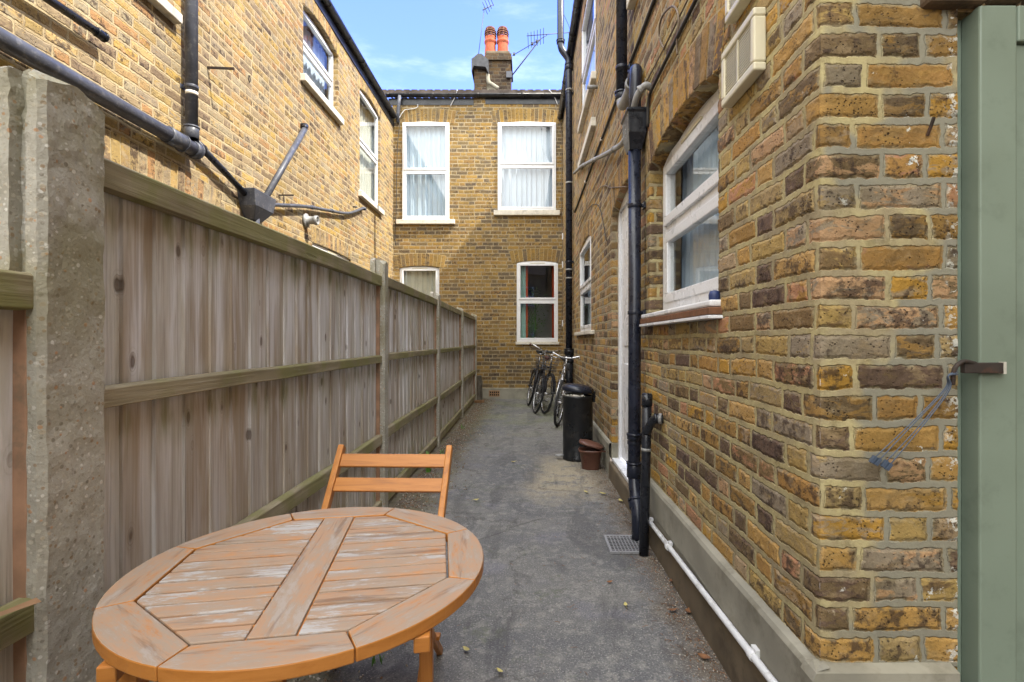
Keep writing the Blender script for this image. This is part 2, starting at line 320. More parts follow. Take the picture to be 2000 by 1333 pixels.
def ground_mat():
    t = Mat('worn_concrete_yard'); x, y, z = t.xyz()
    a = t.noise(sc=1.1, det=5, rough=.6, dist=.4); b = t.noise(sc=5.5, det=6, rough=.7); f = t.noise(sc=130, det=3, rough=.7)
    c = t.mix(t.ss(a, .36, .66), srgb(92, 92, 93), srgb(112, 110, 106))
    c = t.mix(t.ss(t.noise(sc=14, det=6, rough=.75), .48, .64, 0., .6), c, srgb(140, 137, 130))
    c = t.mix(t.ss(b, .30, .46, .5, 0.), c, srgb(76, 75, 76))
    c = t.mix(t.ss(t.noise(sc=2.4, det=4), .56, .72, 0., .35), c, srgb(112, 110, 126))       # bluish-violet stain
    w_ = t.ss(t.m('ABSOLUTE', x - .35 + (a - .5) * .8), .1, .5, 1., 0.) * t.ss(t.m('ABSOLUTE', y - 4.8 + (b - .5)), .2, 1.1, 1., 0.)
    c = t.mix(t.ss(t.noise(sc=.8, det=6, rough=.65, dist=.6), .50, .60, 0., .3), c, srgb(82, 80, 82))
    c = t.mix(w_ * t.ss(b, .35, .5) * .75, c, srgb(158, 146, 120))                             # worn pale patch beside the bin
    gmask = t.ss(y, 5.5, 8.5) * t.ss(t.noise(sc=1.6, det=4), .42, .62)
    c = t.mix(gmask * .55, c, srgb(112, 116, 84))                                            # algae near the end wall
    edge = t.m('MAXIMUM', t.ss(x + (b - .5) * .5, -.62, -.86), t.ss(x + (b - .5) * .4, .52, .72))
    c = t.mix(edge * .7, c, srgb(92, 80, 64))
    c = t.mix(t.ss(f, .55, .68, 0., .65), c, srgb(168, 165, 158)); c = t.mix(t.ss(f, .34, .45, .6, 0.), c, srgb(56, 55, 55))
    sp = t.ss(t.vor(sc=38), .06, .10, 1., 0.) * t.ss(t.noise(sc=4, det=2), .5, .6)
    c = t.mix(sp * .8, c, srgb(176, 172, 160))
    cr = t.ss(t.vor(t.vec(x + (b - .5) * .35, y + (b - .5) * .35, 0.), sc=.9, feat='DISTANCE_TO_EDGE'), .0, .012, 1., 0.)
    c = t.mix(cr * t.ss(a, .46, .54) * .45, c, srgb(52, 48, 44))
    mulch = t.ss(t.noise(sc=9, det=6, rough=.75), .55, .62) * t.m('MAXIMUM', edge, t.ss(a, .58, .66)); c = t.mix(mulch * .75, c, srgb(58, 46, 36))
    fs_ = t.ss(x + (b - .5) * .5, -.60, -.78); c = t.mix(fs_ * t.ss(t.noise(sc=6, det=5, rough=.7), .42, .58) * .6, c, srgb(104, 100, 74))
    moss = t.ss(t.noise(sc=3.1, det=6, rough=.7), .56, .64) * t.ss(t.noise(sc=30, det=3), .4, .6); c = t.mix(moss * .4, c, srgb(84, 90, 66))
    st = t.ss(t.noise(t.scale(t.pos, (3, .8, 1)), sc=1.2, det=5, rough=.65, dist=.8), .52, .60); c = t.mix(st * .35, c, srgb(62, 60, 62))
    bs = t.ss(t.vor(t.vec(x, y, 5.), sc=2.6) + (b - .5) * .12, .05, .09, 1., 0.) * edge
    c = t.mix(bs * .75, c, srgb(52, 36, 26))
    return t.finish(c, t.ss(b, .3, .7, .65, .92), b * .8 + f * .45 + a, dist=.007, bump=.9, spec=.3)
M['ground'] = ground_mat()
def far_ground():
    t = Mat('far_ground'); return t.finish(t.mix(t.noise(sc=.4, det=5), srgb(96, 98, 70), srgb(120, 112, 92)), .95)
M['gravel'] = None
def gravel_mat():
    t = Mat('pale_gravel'); a = t.n('Attribute'); a.attribute_name = 'rnd'
    c = t.ramp(V(t, a.outputs['Fac']), [(0, srgb(150, 138, 122)), (.2, srgb(116, 98, 80)), (.4, srgb(172, 164, 152)), (.6, srgb(96, 84, 72)), (.8, srgb(140, 108, 84))], 'CONSTANT')
    return t.finish(c, .85, t.noise(sc=200, det=2), dist=.001)
M['gravel'] = gravel_mat()

def varnish(name, axis, weather=1., K=.93):
    """orange varnished hardwood, greyed and flaked on the sunny side; grain along local axis"""
    t = Mat(name); s = [34, 34, 34]; s[axis] = 2.6
    g = t.noise(t.scale(t.pos, tuple(s)), sc=1, det=5, rough=.65, dist=.5)
    s2 = [26, 26, 26]; s2[axis] = 7.
    p = t.noise(t.scale(t.pos, tuple(s2)), sc=1, det=7, rough=.78, dist=.15)
    s3 = [48, 48, 48]; s3[axis] = 9.
    q = t.noise(t.scale(t.pos, tuple(s3)), sc=1, det=5, rough=.7, dist=.3)
    c = t.mix(t.ss(g, .3, .7), srgb(166, 104, 44, K), srgb(186, 124, 60, K))
    if weather:
        c = t.mix(t.ss(q, .30, .47, 0., .9), c, srgb(160, 130, 104, K))
        c = t.mix(t.ss(p, .40, .56, 0., .8), c, srgb(146, 132, 116, K))
        lg = t.noise(sc=5, det=2); c = t.mix(t.ss(p * .55 + q * .3 + lg * .25, .575, .63, 0., .9 * weather), c, srgb(168, 164, 160, K))
    c = t.mix(t.ss(g, .32, .46, .6 if weather else .3, 0.), c, srgb(104, 78, 58, K))
    return t.finish(c, .62 if weather else .42, g * .6 + p * .4, dist=.0016, bump=.7, spec=.35)
M['slat'] = varnish('weathered_slat', 0, 1.); M['rimx'] = varnish('weathered_rim', 0, .35)
M['centre'] = varnish('weathered_centre_board', 1, .35); M['varnish'] = varnish('orange_varnish', 2, 0, .95); M['varnish_x'] = varnish('orange_varnish_chair', 0, 0, .95)

# ------------------------------------------------------------------ mesh builder
class MB:
    def __init__(s): s.v, s.f, s.r, s.smooth, s.sm = [], [], [], [], False
    def add(s, vs, fs, rnd=0.):
        b = len(s.v); s.v += [tuple(x) for x in vs]; s.f += [tuple(i + b for i in f) for f in fs]
        s.r += [rnd] * len(vs); s.smooth += [s.sm] * len(fs); return s
    def box(s, a, b, rnd=0., M4=None, bev=0):
        (x0, y0, z0), (x1, y1, z1) = a, b
        x0, x1 = min(x0, x1), max(x0, x1); y0, y1 = min(y0, y1), max(y0, y1); z0, z1 = min(z0, z1), max(z0, z1)
        vs = [(x, y, z) for z in (z0, z1) for y in (y0, y1) for x in (x0, x1)]
        fs = [(0, 2, 3, 1), (4, 5, 7, 6), (0, 1, 5, 4), (2, 6, 7, 3), (0, 4, 6, 2), (1, 3, 7, 5)]
        if M4: vs = [M4 @ Vector(v) for v in vs]
        return s.add(vs, fs, rnd)
    def bar(s, p, q, w, h, rnd=0., up=(0, 0, 1)):
        p, q = Vector(p), Vector(q); d = (q - p); L = d.length; d.normalize(); up = Vector(up)
        if abs(d.dot(up)) > .98: up = Vector((1, 0, 0))
        x = d.cross(up).normalized(); y = x.cross(d)
        vs = [c + x * sx * w / 2 + y * sy * h / 2 for c in (p, q) for sy in (-1, 1) for sx in (-1, 1)]
        return s.add(vs, [(0, 2, 3, 1), (4, 5, 7, 6), (0, 1, 5, 4), (2, 6, 7, 3), (0, 4, 6, 2), (1, 3, 7, 5)], rnd)
    def prism(s, poly, z0, z1, rnd=0., f=lambda p: p):
        n = len(poly); vs = [f((x, y, z0)) for x, y in poly] + [f((x, y, z1)) for x, y in poly]
        return s.add(vs, [tuple(range(n))[::-1], tuple(range(n, 2 * n))] + [(i, (i + 1) % n, n + (i + 1) % n, n + i) for i in range(n)], rnd)
    def tube(s, path, r, n=16, caps=True, rnd=0., closed=False):
        P = [Vector(p) for p in path]; N = len(P); rs = r if isinstance(r, (list, tuple)) else [r] * N
        vs = []; ref = None
        for i, p in enumerate(P):
            if closed: d = P[(i + 1) % N] - P[i - 1]
            else: d = P[min(i + 1, N - 1)] - P[max(i - 1, 0)]
            d.normalize()
            if ref is None: ref = Vector((0, 0, 1)) if abs(d.z) < .9 else Vector((1, 0, 0)); ref = (ref - d * ref.dot(d)).normalized()
            else:
                ref = (ref - d * ref.dot(d)).normalized()
            b = d.cross(ref)
            vs += [p + (ref * math.cos(2 * math.pi * k / n) + b * math.sin(2 * math.pi * k / n)) * rs[i] for k in range(n)]
        o = s.sm; s.sm = True
        fs = [(i * n + k, i * n + (k + 1) % n, ((i + 1) % N) * n + (k + 1) % n, ((i + 1) % N) * n + k) for i in range(N if closed else N - 1) for k in range(n)]
        s.add(vs, fs, rnd); s.sm = False
        if caps and not closed:
            b0 = len(s.v) - len(vs); s.f += [tuple(b0 + k for k in range(n))[::-1], tuple(b0 + (N - 1) * n + k for k in range(n))]; s.smooth += [False] * 2
        s.sm = o; return s
    def lathe(s, prof, c=(0, 0, 0), n=40, rnd=0., sx=1, sy=1, M4=None):
        vs = [Vector((r * math.cos(2 * math.pi * k / n) * sx, r * math.sin(2 * math.pi * k / n) * sy, z)) for r, z in prof for k in range(n)]
        if M4: vs = [M4 @ v for v in vs]
        vs = [v + Vector(c) for v in vs]; o = s.sm; s.sm = True
        s.add(vs, [(i * n + k, i * n + (k + 1) % n, (i + 1) * n + (k + 1) % n, (i + 1) * n + k) for i in range(len(prof) - 1) for k in range(n)], rnd)
        s.sm = o; return s
    def build(s, name, mat, parent=None, bevel=0, tri=False, mats=None):
        me = bpy.data.meshes.new(name); me.from_pydata(s.v, [], s.f); me.materials.append(mat)
        for m in (mats or []): me.materials.append(m)
        a = me.attributes.new('rnd', 'FLOAT', 'POINT'); a.data.foreach_set('value', s.r)
        me.polygons.foreach_set('use_smooth', s.smooth); me.update()
        if not getattr(s, 'keep', False):
            import bmesh
            bm = bmesh.new(); bm.from_mesh(me); bmesh.ops.recalc_face_normals(bm, faces=bm.faces); bm.to_mesh(me); bm.free()
        o = bpy.data.objects.new(name, me); C.objects.link(o)
        if bevel:
            b = o.modifiers.new('bevel', 'BEVEL'); b.width = bevel; b.segments = 2; b.limit_method = 'ANGLE'; b.angle_limit = R_(40)
        if parent: o.parent = parent; o.location = (0, 0, 0) if is_local(parent) else -world_loc(parent)
        return o
def is_local(o):
    while o.parent: o = o.parent
    return bool(o.get('local'))
def world_loc(o):
    l = o.location.copy()
    while o.parent: o = o.parent; l += o.location
    return l
def tag(o, label=None, cat=None, group=None, kind=None):
    for k, v in (('label', label), ('category', cat), ('group', group), ('kind', kind)):
        if v: o[k] = v
    return o
def thing(name, loc, label, cat, group=None, rz=0, local=False):
    o = bpy.data.objects.new(name, None); C.objects.link(o); o.location = loc; o.rotation_euler.z = rz
    o.empty_display_size = .2
    if local: o['local'] = 1
    return tag(o, label, cat, group)
def kids(o, root):   # children of a local thing stay in local coordinates
    o['local'] = 1; return o
def copy_tree(o, parent=None):
    c = o.copy(); C.objects.link(c)
    if parent: c.parent = parent
    for ch in [x for x in bpy.data.objects if x.parent == o]: copy_tree(ch, c)
    return c
def curve(pts, n=8):
    """Catmull-Rom through points"""
    P = [Vector(p) for p in pts]; P = [P[0] * 2 - P[1]] + P + [P[-1] * 2 - P[-2]]; out = []
    for i in range(1, len(P) - 2):
        for k in range(n):
            t = k / n; a, b, c, d = P[i - 1], P[i], P[i + 1], P[i + 2]
            out.append(.5 * ((2 * b) + (c - a) * t + (2 * a - 5 * b + 4 * c - d) * t * t + (3 * b - a - 3 * c + d) * t ** 3))
    out.append(P[-2]); return out

# ------------------------------------------------------------------ walls with arched openings
XR, XL, YF = .775, -2.87, 11.0
mR = lambda u, d, z: (XR + d, u, z)
mL = lambda u, d, z: (XL - d, u, z)
mF = lambda u, d, z: (u, YF + d, z)
def arc(o, u):
    u0, u1, z0, zs, rise = o[:5]
    if rise <= 0: return zs
    hw = (u1 - u0) / 2; Rr = (hw * hw + rise * rise) / (2 * rise); x = u - (u0 + u1) / 2
    return zs + rise - Rr + math.sqrt(max(0, Rr * Rr - x * x))
def breaks(vals, cell):
    vals = sorted(set(round(v, 5) for v in vals)); out = []
    for a, b in zip(vals, vals[1:]):
        n = max(1, math.ceil((b - a) / cell - 1e-6)); out += [a + (b - a) * i / n for i in range(n)]
    return out + [vals[-1]]
def wall(mp, u0, u1, z0, z1, ops, cell=9, outward=None, smooth=False):
    """brick sheet with openings o=(u0,u1,z0,zspring,rise,depth); reveals included"""
    mb = MB(); mb.keep = True; mb.sm = smooth; idx = {}
    def vid(p):
        k = tuple(round(c, 4) for c in p)
        if k not in idx: idx[k] = len(mb.v); mb.v.append(tuple(p)); mb.r.append(0.)
        return idx[k]
    flip = None
    def face(ps, want):
        ids = [vid(p) for p in ps]
        if len(set(ids)) < 3: return
        a, b, c = Vector(ps[0]), Vector(ps[1]), Vector(ps[2]); n = (b - a).cross(c - a)
        if n.length < 1e-9: n = (Vector(ps[2]) - a).cross(Vector(ps[3]) - a)
        if n.dot(Vector(want)) < 0: ids = ids[::-1]
        d = []; [d.append(i) for i in ids if i not in d]
        mb.f.append(tuple(d)); mb.smooth.append(smooth)
    out = -(Vector(mp(0, 1, 0)) - Vector(mp(0, 0, 0))); du = Vector(mp(1, 0, 0)) - Vector(mp(0, 0, 0))
    us = breaks([u0, u1] + [x for o in ops for x in o[:2]] + [o[0] + (o[1] - o[0]) * i / 14 for o in ops for i in range(15)], cell)
    zs = breaks([z0, z1] + [x for o in ops for x in (o[2], o[3], o[3] + o[4]) if z0 <= x <= z1], cell)
    inside = lambda u, z: any(o[0] < u < o[1] and o[2] < z < o[3] + o[4] for o in ops)
    for a, b in zip(us, us[1:]):
        for c, d in zip(zs, zs[1:]):
            if not inside((a + b) / 2, (c + d) / 2): face([mp(a, 0, c), mp(b, 0, c), mp(b, 0, d), mp(a, 0, d)], out)
        for o in ops:
            if o[0] < (a + b) / 2 < o[1] and o[4] > 0:
                za, zb, zt = arc(o, a), arc(o, b), o[3] + o[4]; n = max(1, int(o[4] / cell))
                for i in range(n):
                    q = lambda zz, k: zz + (zt - zz) * k / n
                    if zt - min(q(za, i), q(zb, i)) > 1e-4: face([mp(a, 0, q(za, i)), mp(b, 0, q(zb, i)), mp(b, 0, q(zb, i + 1)), mp(a, 0, q(za, i + 1))], out)
    for o in ops:
        D = o[5]; nd = max(1, math.ceil(D / cell)); oz = [z for z in zs if o[2] - 1e-6 <= z <= o[3] + 1e-6]; ou = [u for u in us if o[0] - 1e-6 <= u <= o[1] + 1e-6]
        for i in range(nd):
            d0, d1 = D * i / nd, D * (i + 1) / nd
            for c, d in zip(oz, oz[1:]):
                face([mp(o[0], d0, c), mp(o[0], d1, c), mp(o[0], d1, d), mp(o[0], d0, d)], du)
                face([mp(o[1], d0, c), mp(o[1], d1, c), mp(o[1], d1, d), mp(o[1], d0, d)], -du)
            for a, b in zip(ou, ou[1:]):
                face([mp(a, d0, arc(o, a)), mp(b, d0, arc(o, b)), mp(b, d1, arc(o, b)), mp(a, d1, arc(o, a))], (0, 0, -1))
                face([mp(a, d0, o[2]), mp(b, d0, o[2]), mp(b, d1, o[2]), mp(a, d1, o[2])], (0, 0, 1))
    return mb
def voussoirs(mp, o, h, parent, mat, ov=.03, wdt=.082):
    """gauged arch: a mortar band and wedge bricks set 4 mm proud of the wall"""
    u0, u1, z0, zs, rise = o[:5]; hw = (u1 - u0) / 2 + ov; rise = max(rise, .02); uc = (u0 + u1) / 2
    Rr = (hw * hw + rise * rise) / (2 * rise); cz = zs + rise - Rr; A = math.asin(min(1, hw / Rr)); n = max(5, round(2 * hw / wdt))
    P = lambda a, r, d: mp(uc + r * math.sin(a), d, cz + r * math.cos(a))
    mb = MB()
    for i in range(n):
        a0 = -A + 2 * A * i / n; a1 = -A + 2 * A * (i + 1) / n
        ga = random.uniform(.045, .075) * (a1 - a0); r0 = Rr + random.uniform(0, .003); r1 = Rr + h - random.uniform(.004, .010); pr = -.004 - random.uniform(0, .003)
        k = 4; rr = random.random()
        front = [P(a, r, pr) for a, r in [(a0 + ga, r0), (a1 - ga, r0), (a1 - ga, r1), (a0 + ga, r1)]]
        back = [P(a, r, .04) for a, r in [(a0 + ga, r0), (a1 - ga, r0), (a1 - ga, r1), (a0 + ga, r1)]]
        mb.add(front + back, [(0, 1, 2, 3), (0, 4, 5, 1), (1, 5, 6, 2), (2, 6, 7, 3), (3, 7, 4, 0)], rr)
    ob = mb.build('arch', mat, parent, bevel=.0035)
    m2 = MB(); m = 16
    for i in range(m):
        a0 = -A + 2 * A * i / m; a1 = -A + 2 * A * (i + 1) / m
        m2.add([P(a0, Rr - .001, -.0015), P(a1, Rr - .001, -.0015), P(a1, Rr + h, -.0015), P(a0, Rr + h, -.0015)], [(0, 1, 2, 3)])
    m2.build('arch_joint', M['mortar_near'], ob)
    return ob

def window(mp, o, parent, trans=.5, fw=.052, ws=.042, lower_open=False, curtain=None, sill=(.06, .05, .09), inset=.0, sillmat=None, trickle=True, two=True, cfold=(0., 1.), droom=1.2):
    """uPVC window: outer frame, two sashes, panes, sill, curtain and the room behind"""
    u0, u1, z0, zs, rise, D = o; zt = zs + rise * .55; B = lambda mb, a, b: mb.add([mp(*p) for p in [(a[0], a[1], a[2]), (b[0], a[1], a[2]), (b[0], b[1], a[2]), (a[0], b[1], a[2]), (a[0], a[1], b[2]), (b[0], a[1], b[2]), (b[0], b[1], b[2]), (a[0], b[1], b[2])]],
        [(0, 1, 2, 3), (4, 7, 6, 5), (0, 4, 5, 1), (1, 5, 6, 2), (2, 6, 7, 3), (3, 7, 4, 0)])
    def ring(mb, a, b, c, d, wd, d0, d1):
        B(mb, (a, d0, c), (b, d1, c + wd)); B(mb, (a, d0, d - wd), (b, d1, d)); B(mb, (a, d0, c + wd), (a + wd, d1, d - wd)); B(mb, (b - wd, d0, c + wd), (b, d1, d - wd))
    zm = z0 + (zt - z0) * trans
    mb = MB(); ring(mb, u0 + .003, u1 - .003, z0, zt, fw, D - .06, D); B(mb, (u0 + fw, D - .058, zm - .025), (u1 - fw, D, zm + .025))
    # head strip closing the segmental arch
    n = 12
    for i in range(n):
        a = u0 + .003 + (u1 - u0 - .006) * i / n; b = u0 + .003 + (u1 - u0 - .006) * (i + 1) / n
        if arc(o, (a + b) / 2) > zt + .002: mb.add([mp(a, D - .045, zt - .004), mp(b, D - .045, zt - .004), mp(b, D - .045, max(arc(o, b), zt)), mp(a, D - .045, max(arc(o, a), zt))], [(0, 1, 2, 3)])
    win = mb.build('window', M['upvc'], parent, bevel=.004)
    for (c, d, pr) in ((zm + .022, zt - fw + .012, .075), (z0 + fw - .012, zm - .022, .066)):
        s = MB(); ring(s, u0 + fw - .010, u1 - fw + .010, c, d, ws, D - pr, D - .02); s.build('sash', M['upvc'], win, bevel=.005)
        g = MB(); g.add([mp(u0 + fw, D - .045, c + .02), mp(u1 - fw, D - .045, c + .02), mp(u1 - fw, D - .045, d - .02), mp(u0 + fw, D - .045, d - .02)], [(0, 1, 2, 3)])
        g.build('pane', M['glass'], win)
    if trickle:
        uc = (u0 + u1) / 2; t_ = MB(); B(t_, (uc - .16, D - .074, zt - fw * .72), (uc + .16, D - .060, zt - fw * .72 + .018)); t_.build('trickle_vent', M['cream'], win, bevel=.003)
    if sill:
        s = MB(); B(s, (u0 - sill[1], -sill[0], z0 - sill[2]), (u1 + sill[1], D - .01, z0 - .002)); s.build('sill', sillmat or M['sill'], win, bevel=.008)
    if curtain:
        for cm, fa, fb in curtain:
            s = MB(); s.sm = True; a, b = u0 + (u1 - u0) * fa, u0 + (u1 - u0) * fb; N = max(6, int((b - a) / .012)); ph = random.random() * 6; vs = []
            zl = [z0 + .02 + (zt - z0 - .04) * k / 6 for k in range(7)]
            for k, z in enumerate(zl):
                for i in range(N + 1):
                    u = a + (b - a) * i / N; q = 1 - .35 * k / 6
                    vs.append(mp(u, D + .07 + q * (.020 * math.sin(u * 52 + ph + 1.6 * math.sin(u * 9)) + .010 * math.sin(u * 117 + ph * 2 + .3 * k)), z))
            s.add(vs, [(k * (N + 1) + i, k * (N + 1) + i + 1, (k + 1) * (N + 1) + i + 1, (k + 1) * (N + 1) + i) for k in range(6) for i in range(N)])
            s.build('curtain', M[cm], win)
    r = MB(); a, b, c, d, e, f = u0 - .3, u1 + .3, z0 - .3, zt + .3, D + .005, D + droom
    q = [mp(*p) for p in [(a, e, c), (b, e, c), (b, e, d), (a, e, d), (a, f, c), (b, f, c), (b, f, d), (a, f, d)]]
    r.add(q, [(4, 5, 6, 7), (0, 4, 7, 3), (1, 2, 6, 5), (0, 1, 5, 4), (3, 7, 6, 2)]); r.build('room_lining', M['dark_in'], win)
    return win
def pipe(path, r, mat, parent, name='drainpipe', collars=(), brackets=(), back=None, n=18, bend=None):
    """round pipe; collars = list of (point, direction); brackets = list of points"""
    mb = MB(); mb.tube(path, r, n)
    for c in collars:
        p, d = Vector(c[0]), Vector(c[1]).normalized(); L = c[2] if len(c) > 2 else .05
        mb.tube([p - d * L, p - d * (L - .004), p + d * (L - .004), p + d * L], [r * 1.06, r * 1.2, r * 1.2, r * 1.06], n)
        mb.tube([p + d * (L - .012), p + d * (L + .002)], r * 1.3, n)
    o = mb.build(name, mat, parent)
    for b in brackets:
        p = Vector(b); m = MB(); m.tube([p - Vector((0, 0, .012)), p + Vector((0, 0, .012))], r * 1.12, n)
        q = p + Vector(back) ; m.bar(p, q, .022, .018); m.box((q.x - .01, q.y - .035, q.z - .02), (q.x + .004, q.y + .035, q.z + .02)); m.build('bracket', mat, o, bevel=.002)
    return o
def gutter(p, q, r, parent, mat, side, joints=3, name='gutter'):
    """half-round gutter from p to q with joint collars; fascia side given as unit vector"""
    p, q = Vector(p), Vector(q); d = (q - p).normalized(); s = Vector(side); n = 12; mb = MB(); mb.sm = True
    def half(a, b, r0, r1):
        vs = []
        for c in (a, b):
            for rr in (r1, r0):
                for k in range(n + 1):
                    th = math.pi + math.pi * k / n; vs.append(c + s * math.cos(th) * rr + Vector((0, 0, 1)) * math.sin(th) * rr)
        N = n + 1; fs = []
        for k in range(n): fs += [(k, k + 1, 2 * N + k + 1, 2 * N + k), (N + k, 3 * N + k, 3 * N + k + 1, N + k + 1), (k, N + k, N + k + 1, k + 1), (2 * N + k, 2 * N + k + 1, 3 * N + k + 1, 3 * N + k)]
        fs += [(0, 2 * N, 3 * N, N), (n, N + n, 3 * N + n, 2 * N + n)]
        mb.add(vs, fs)
    half(p, q, r - .004, r)
    L = (q - p).length
    for i in range(joints + 2):
        c = p + d * (L * i / (joints + 1)); half(c - d * .03, c + d * .03, r - .002, r * 1.1)
    k = int(L / .8)
    for i in range(k): c = p + d * (L * (i + .5) / k); half(c - d * .008, c + d * .008, r - .002, r * 1.05)
    return mb.build(name, mat, parent)

# ------------------------------------------------------------------ ground
def frange(a, b, st): return [a + (b - a) * i / max(1, round((b - a) / st)) for i in range(max(1, round((b - a) / st)) + 1)]
gx = [-300, -60, -12, -3] + frange(-2.8, 1.2, .05) + [2, 4, 12, 60, 300]
gy = [-300, -60, -12, -3] + frange(-1, 11.2, .06) + [12, 20, 60, 300]
mb = MB(); mb.sm = True
def gz(x, y): 
    if not (-1.2 < x < .85 and .2 < y < 11.2): return 0.
    if .44 < x < .76 and 2.93 < y < 3.31: return -.001
    return (mn.noise(Vector((x * 1.3, y * 1.1, 0))) * .010 + mn.noise(Vector((x * 5, y * 5, 3))) * .004)
mb.add([(x, y, gz(x, y)) for y in gy for x in gx], [(j * len(gx) + i, j * len(gx) + i + 1, (j + 1) * len(gx) + i + 1, (j + 1) * len(gx) + i) for j in range(len(gy) - 1) for i in range(len(gx) - 1)])
tag(mb.build('ground', M['ground']), kind='structure')

# ------------------------------------------------------------------ right house
HR = thing('brick_house', (XR, 6, 0), 'brick house on the right with black drainpipes and a low cement plinth', 'house', 'terraced stock brick houses round the yard')
w1 = (2.078, 3.24, 1.415, 2.335, .085, .145)
dr = (3.50, 4.67, .17, 2.375, .12, .10)
w2 = (6.17, 7.50, 1.37, 2.50, .10, .07)
w3 = (5.78, 7.22, 4.27, 5.60, .08, .07)
w4 = (2.35, 3.66, 3.72, 5.3, .08, .09)
YC = 1.357
w1n = w1
wn_ = wall(mR, YC, 3.36, .385, 3.0, [w1], cell=.0085, smooth=False)
# the same brick sheet turns the corner on to the short end face
def mEnd(u, d, z): return (XR + u, YC + d, z)
XD = 1.141
we = wall(mEnd, 0, XD - XR, .385, 2.9, [], cell=.0085)
b0 = len(wn_.v)
wn_.v += we.v; wn_.r += we.r; wn_.f += [tuple(i + b0 for i in f) for f in we.f]; wn_.smooth += we.smooth
def weld(mb):
    k = {}; mp_ = []; v2 = []; r2 = []
    for v, r in zip(mb.v, mb.r):
        q = tuple(round(c, 4) for c in v)
        if q not in k: k[q] = len(v2); v2.append(v); r2.append(r)
        mp_.append(k[q])
    mb.v, mb.r, mb.f = v2, r2, [tuple(mp_[i] for i in f) for f in mb.f]
weld(wn_)
# bruised corner and slightly uneven faces
for i, (x, y, z) in enumerate(wn_.v):
    q = Vector((x * 1.0, y, z)); n = mn.noise(q * 5) * .004
    dc = abs(x - XR) + abs(y - YC)
    if dc < .05: 
        k = (1 - dc / .05) ** 2; e = .010 + .012 * max(0, mn.noise(q * 14)) ; x += e * k * .5; y += e * k * .5
    wn_.v[i] = (x + (n if x < XR + .03 else 0), y + (n if y < YC + .02 else 0), z)
wn_.smooth = [True] * len(wn_.f)
wn_.build('brickwork', M['brick_near'], HR)
wall(mR, 3.36, YF, .30, 6.1, [dr, w2, w3, (3.36, w4[1], w4[2], w4[3] + w4[4], 0, w4[5])], cell=1.0).build('wall', M['brick_right'], HR)
wall(mR, YC, 3.36, 3.0, 6.1, [(w4[0], 3.36, w4[2], w4[3] + w4[4], 0, w4[5])], cell=1.0).build('wall', M['brick_right'], HR)
wall(mEnd, 0, 3.2, 2.9, 6.1, [], cell=1.0).build('wall', M['brick_right'], HR)
wall(mEnd, XD - XR, 3.2, 0.05, 2.9, [(XD - XR + .0001, 2.2, .06, 2.12, 0, .09)], cell=1.0).build('wall', M['brick_right'], HR)
# unseen rear wing beyond the frame, added and raised to shade the yard
shade_wing = MB(); shade_wing.keep = True
shade_wing.add([(2.45, YC, 0), (2.45, -7, 0), (2.45, -7, 7.6), (2.45, YC, 7.6)], [(0, 1, 2, 3)]); shade_wing.build('wall', M['brick_right'], HR)
for o, h in ((w1, .235), (dr, .23), (w2, .20), (w3, .20)): voussoirs(mR, o, h, HR, M['vous_right'])
window(mR, w1, HR, trans=.53, fw=.075, ws=.058, curtain=[('curtain', .0, 1.)], sill=(.045, .035, .030), sillmat=M['upvc'])
window(mR, w2, HR, trans=.5, curtain=[('curtain_b', 0, 1.)], sill=(.055, .30, .05))
window(mR, w3, HR, trans=.45, curtain=[('curtain_b', .3, 1.)], sill=(.055, .05, .09))
window(mR, w4, HR, trans=.45, curtain=[('curtain_b', .3, 1.)], sill=(.055, .05, .08))
s = MB(); s.box((XR - .052, w1[0] - .045, w1[2] - .062), (XR + .03, w1[1] + .035, w1[2] - .0325)); s.build('lower_sill', M['brownsill'], HR, bevel=.004)
s = MB(); s.box((XR - .055, w1[0] - .048, w1[2] - .078), (XR + .01, w1[1] + .038, w1[2] - .0645)); s.build('drip_strip', M['upvc'], HR, bevel=.002)
s = MB(); s.box((XR - .055, 5.75, 3.66), (XR + .02, 7.28, 3.76)); s.build('ledge', M['sill'], HR, bevel=.008)
# plinth
pl = MB()
def plinth_run(ya, yb, za, zb, x=XR):
    n = max(2, int((yb - ya) / .12))
    for i in range(n):
        a, b = ya + (yb - ya) * i / n, ya + (yb - ya) * (i + 1) / n; A, B_ = za + (zb - za) * i / n, za + (zb - za) * (i + 1) / n
        X = lambda y, k: x - k + mn.noise(Vector((0, y * 2.2, k * 9))) * .004
        r = [[(X(y, .016) + .03, y, z + .006), (X(y, .020), y, z - .004), (X(y, .028), y, z - .018), (X(y, .026), y, .22), (X(y, .018), y, .19), (X(y, .012), y, -.02)] for y, z in ((a, A), (b, B_))]
        for k in range(5): pl.add([r[0][k], r[1][k], r[1][k + 1], r[0][k + 1]], [(0, 1, 2, 3)])
pl.sm = False
plinth_run(4.67, YF, .315, .315); pl.build('plinth', M['render'], HR); pl = MB()
plinth_run(YC - .026, 3.50, .392, .386)
pl.add([(XR - .024, YC - .030, .386), (XR - .034, YC - .030, .365), (XR - .030, YC - .030, -.02), (XD - .018, YC - .030, -.02), (XD - .018, YC - .030, .386), (XR - .01, YC + .012, .398), (XD - .018, YC + .012, .398), (XR - .034, YC + .03, .365), (XR - .030, YC + .03, -.02), (XR - .024, YC + .03, .386)], [(0, 1, 2, 3, 4), (0, 4, 6, 5), (0, 9, 7, 1), (1, 7, 8, 2), (0, 5, 9)])
pl.add([(XR - .027, 3.50, -.02), (XR + .12, 3.50, -.02), (XR + .12, 3.50, .386), (XR - .02, 3.50, .386)], [(0, 1, 2, 3)])
pl.build('plinth', M['render'], HR)
lb = MB()
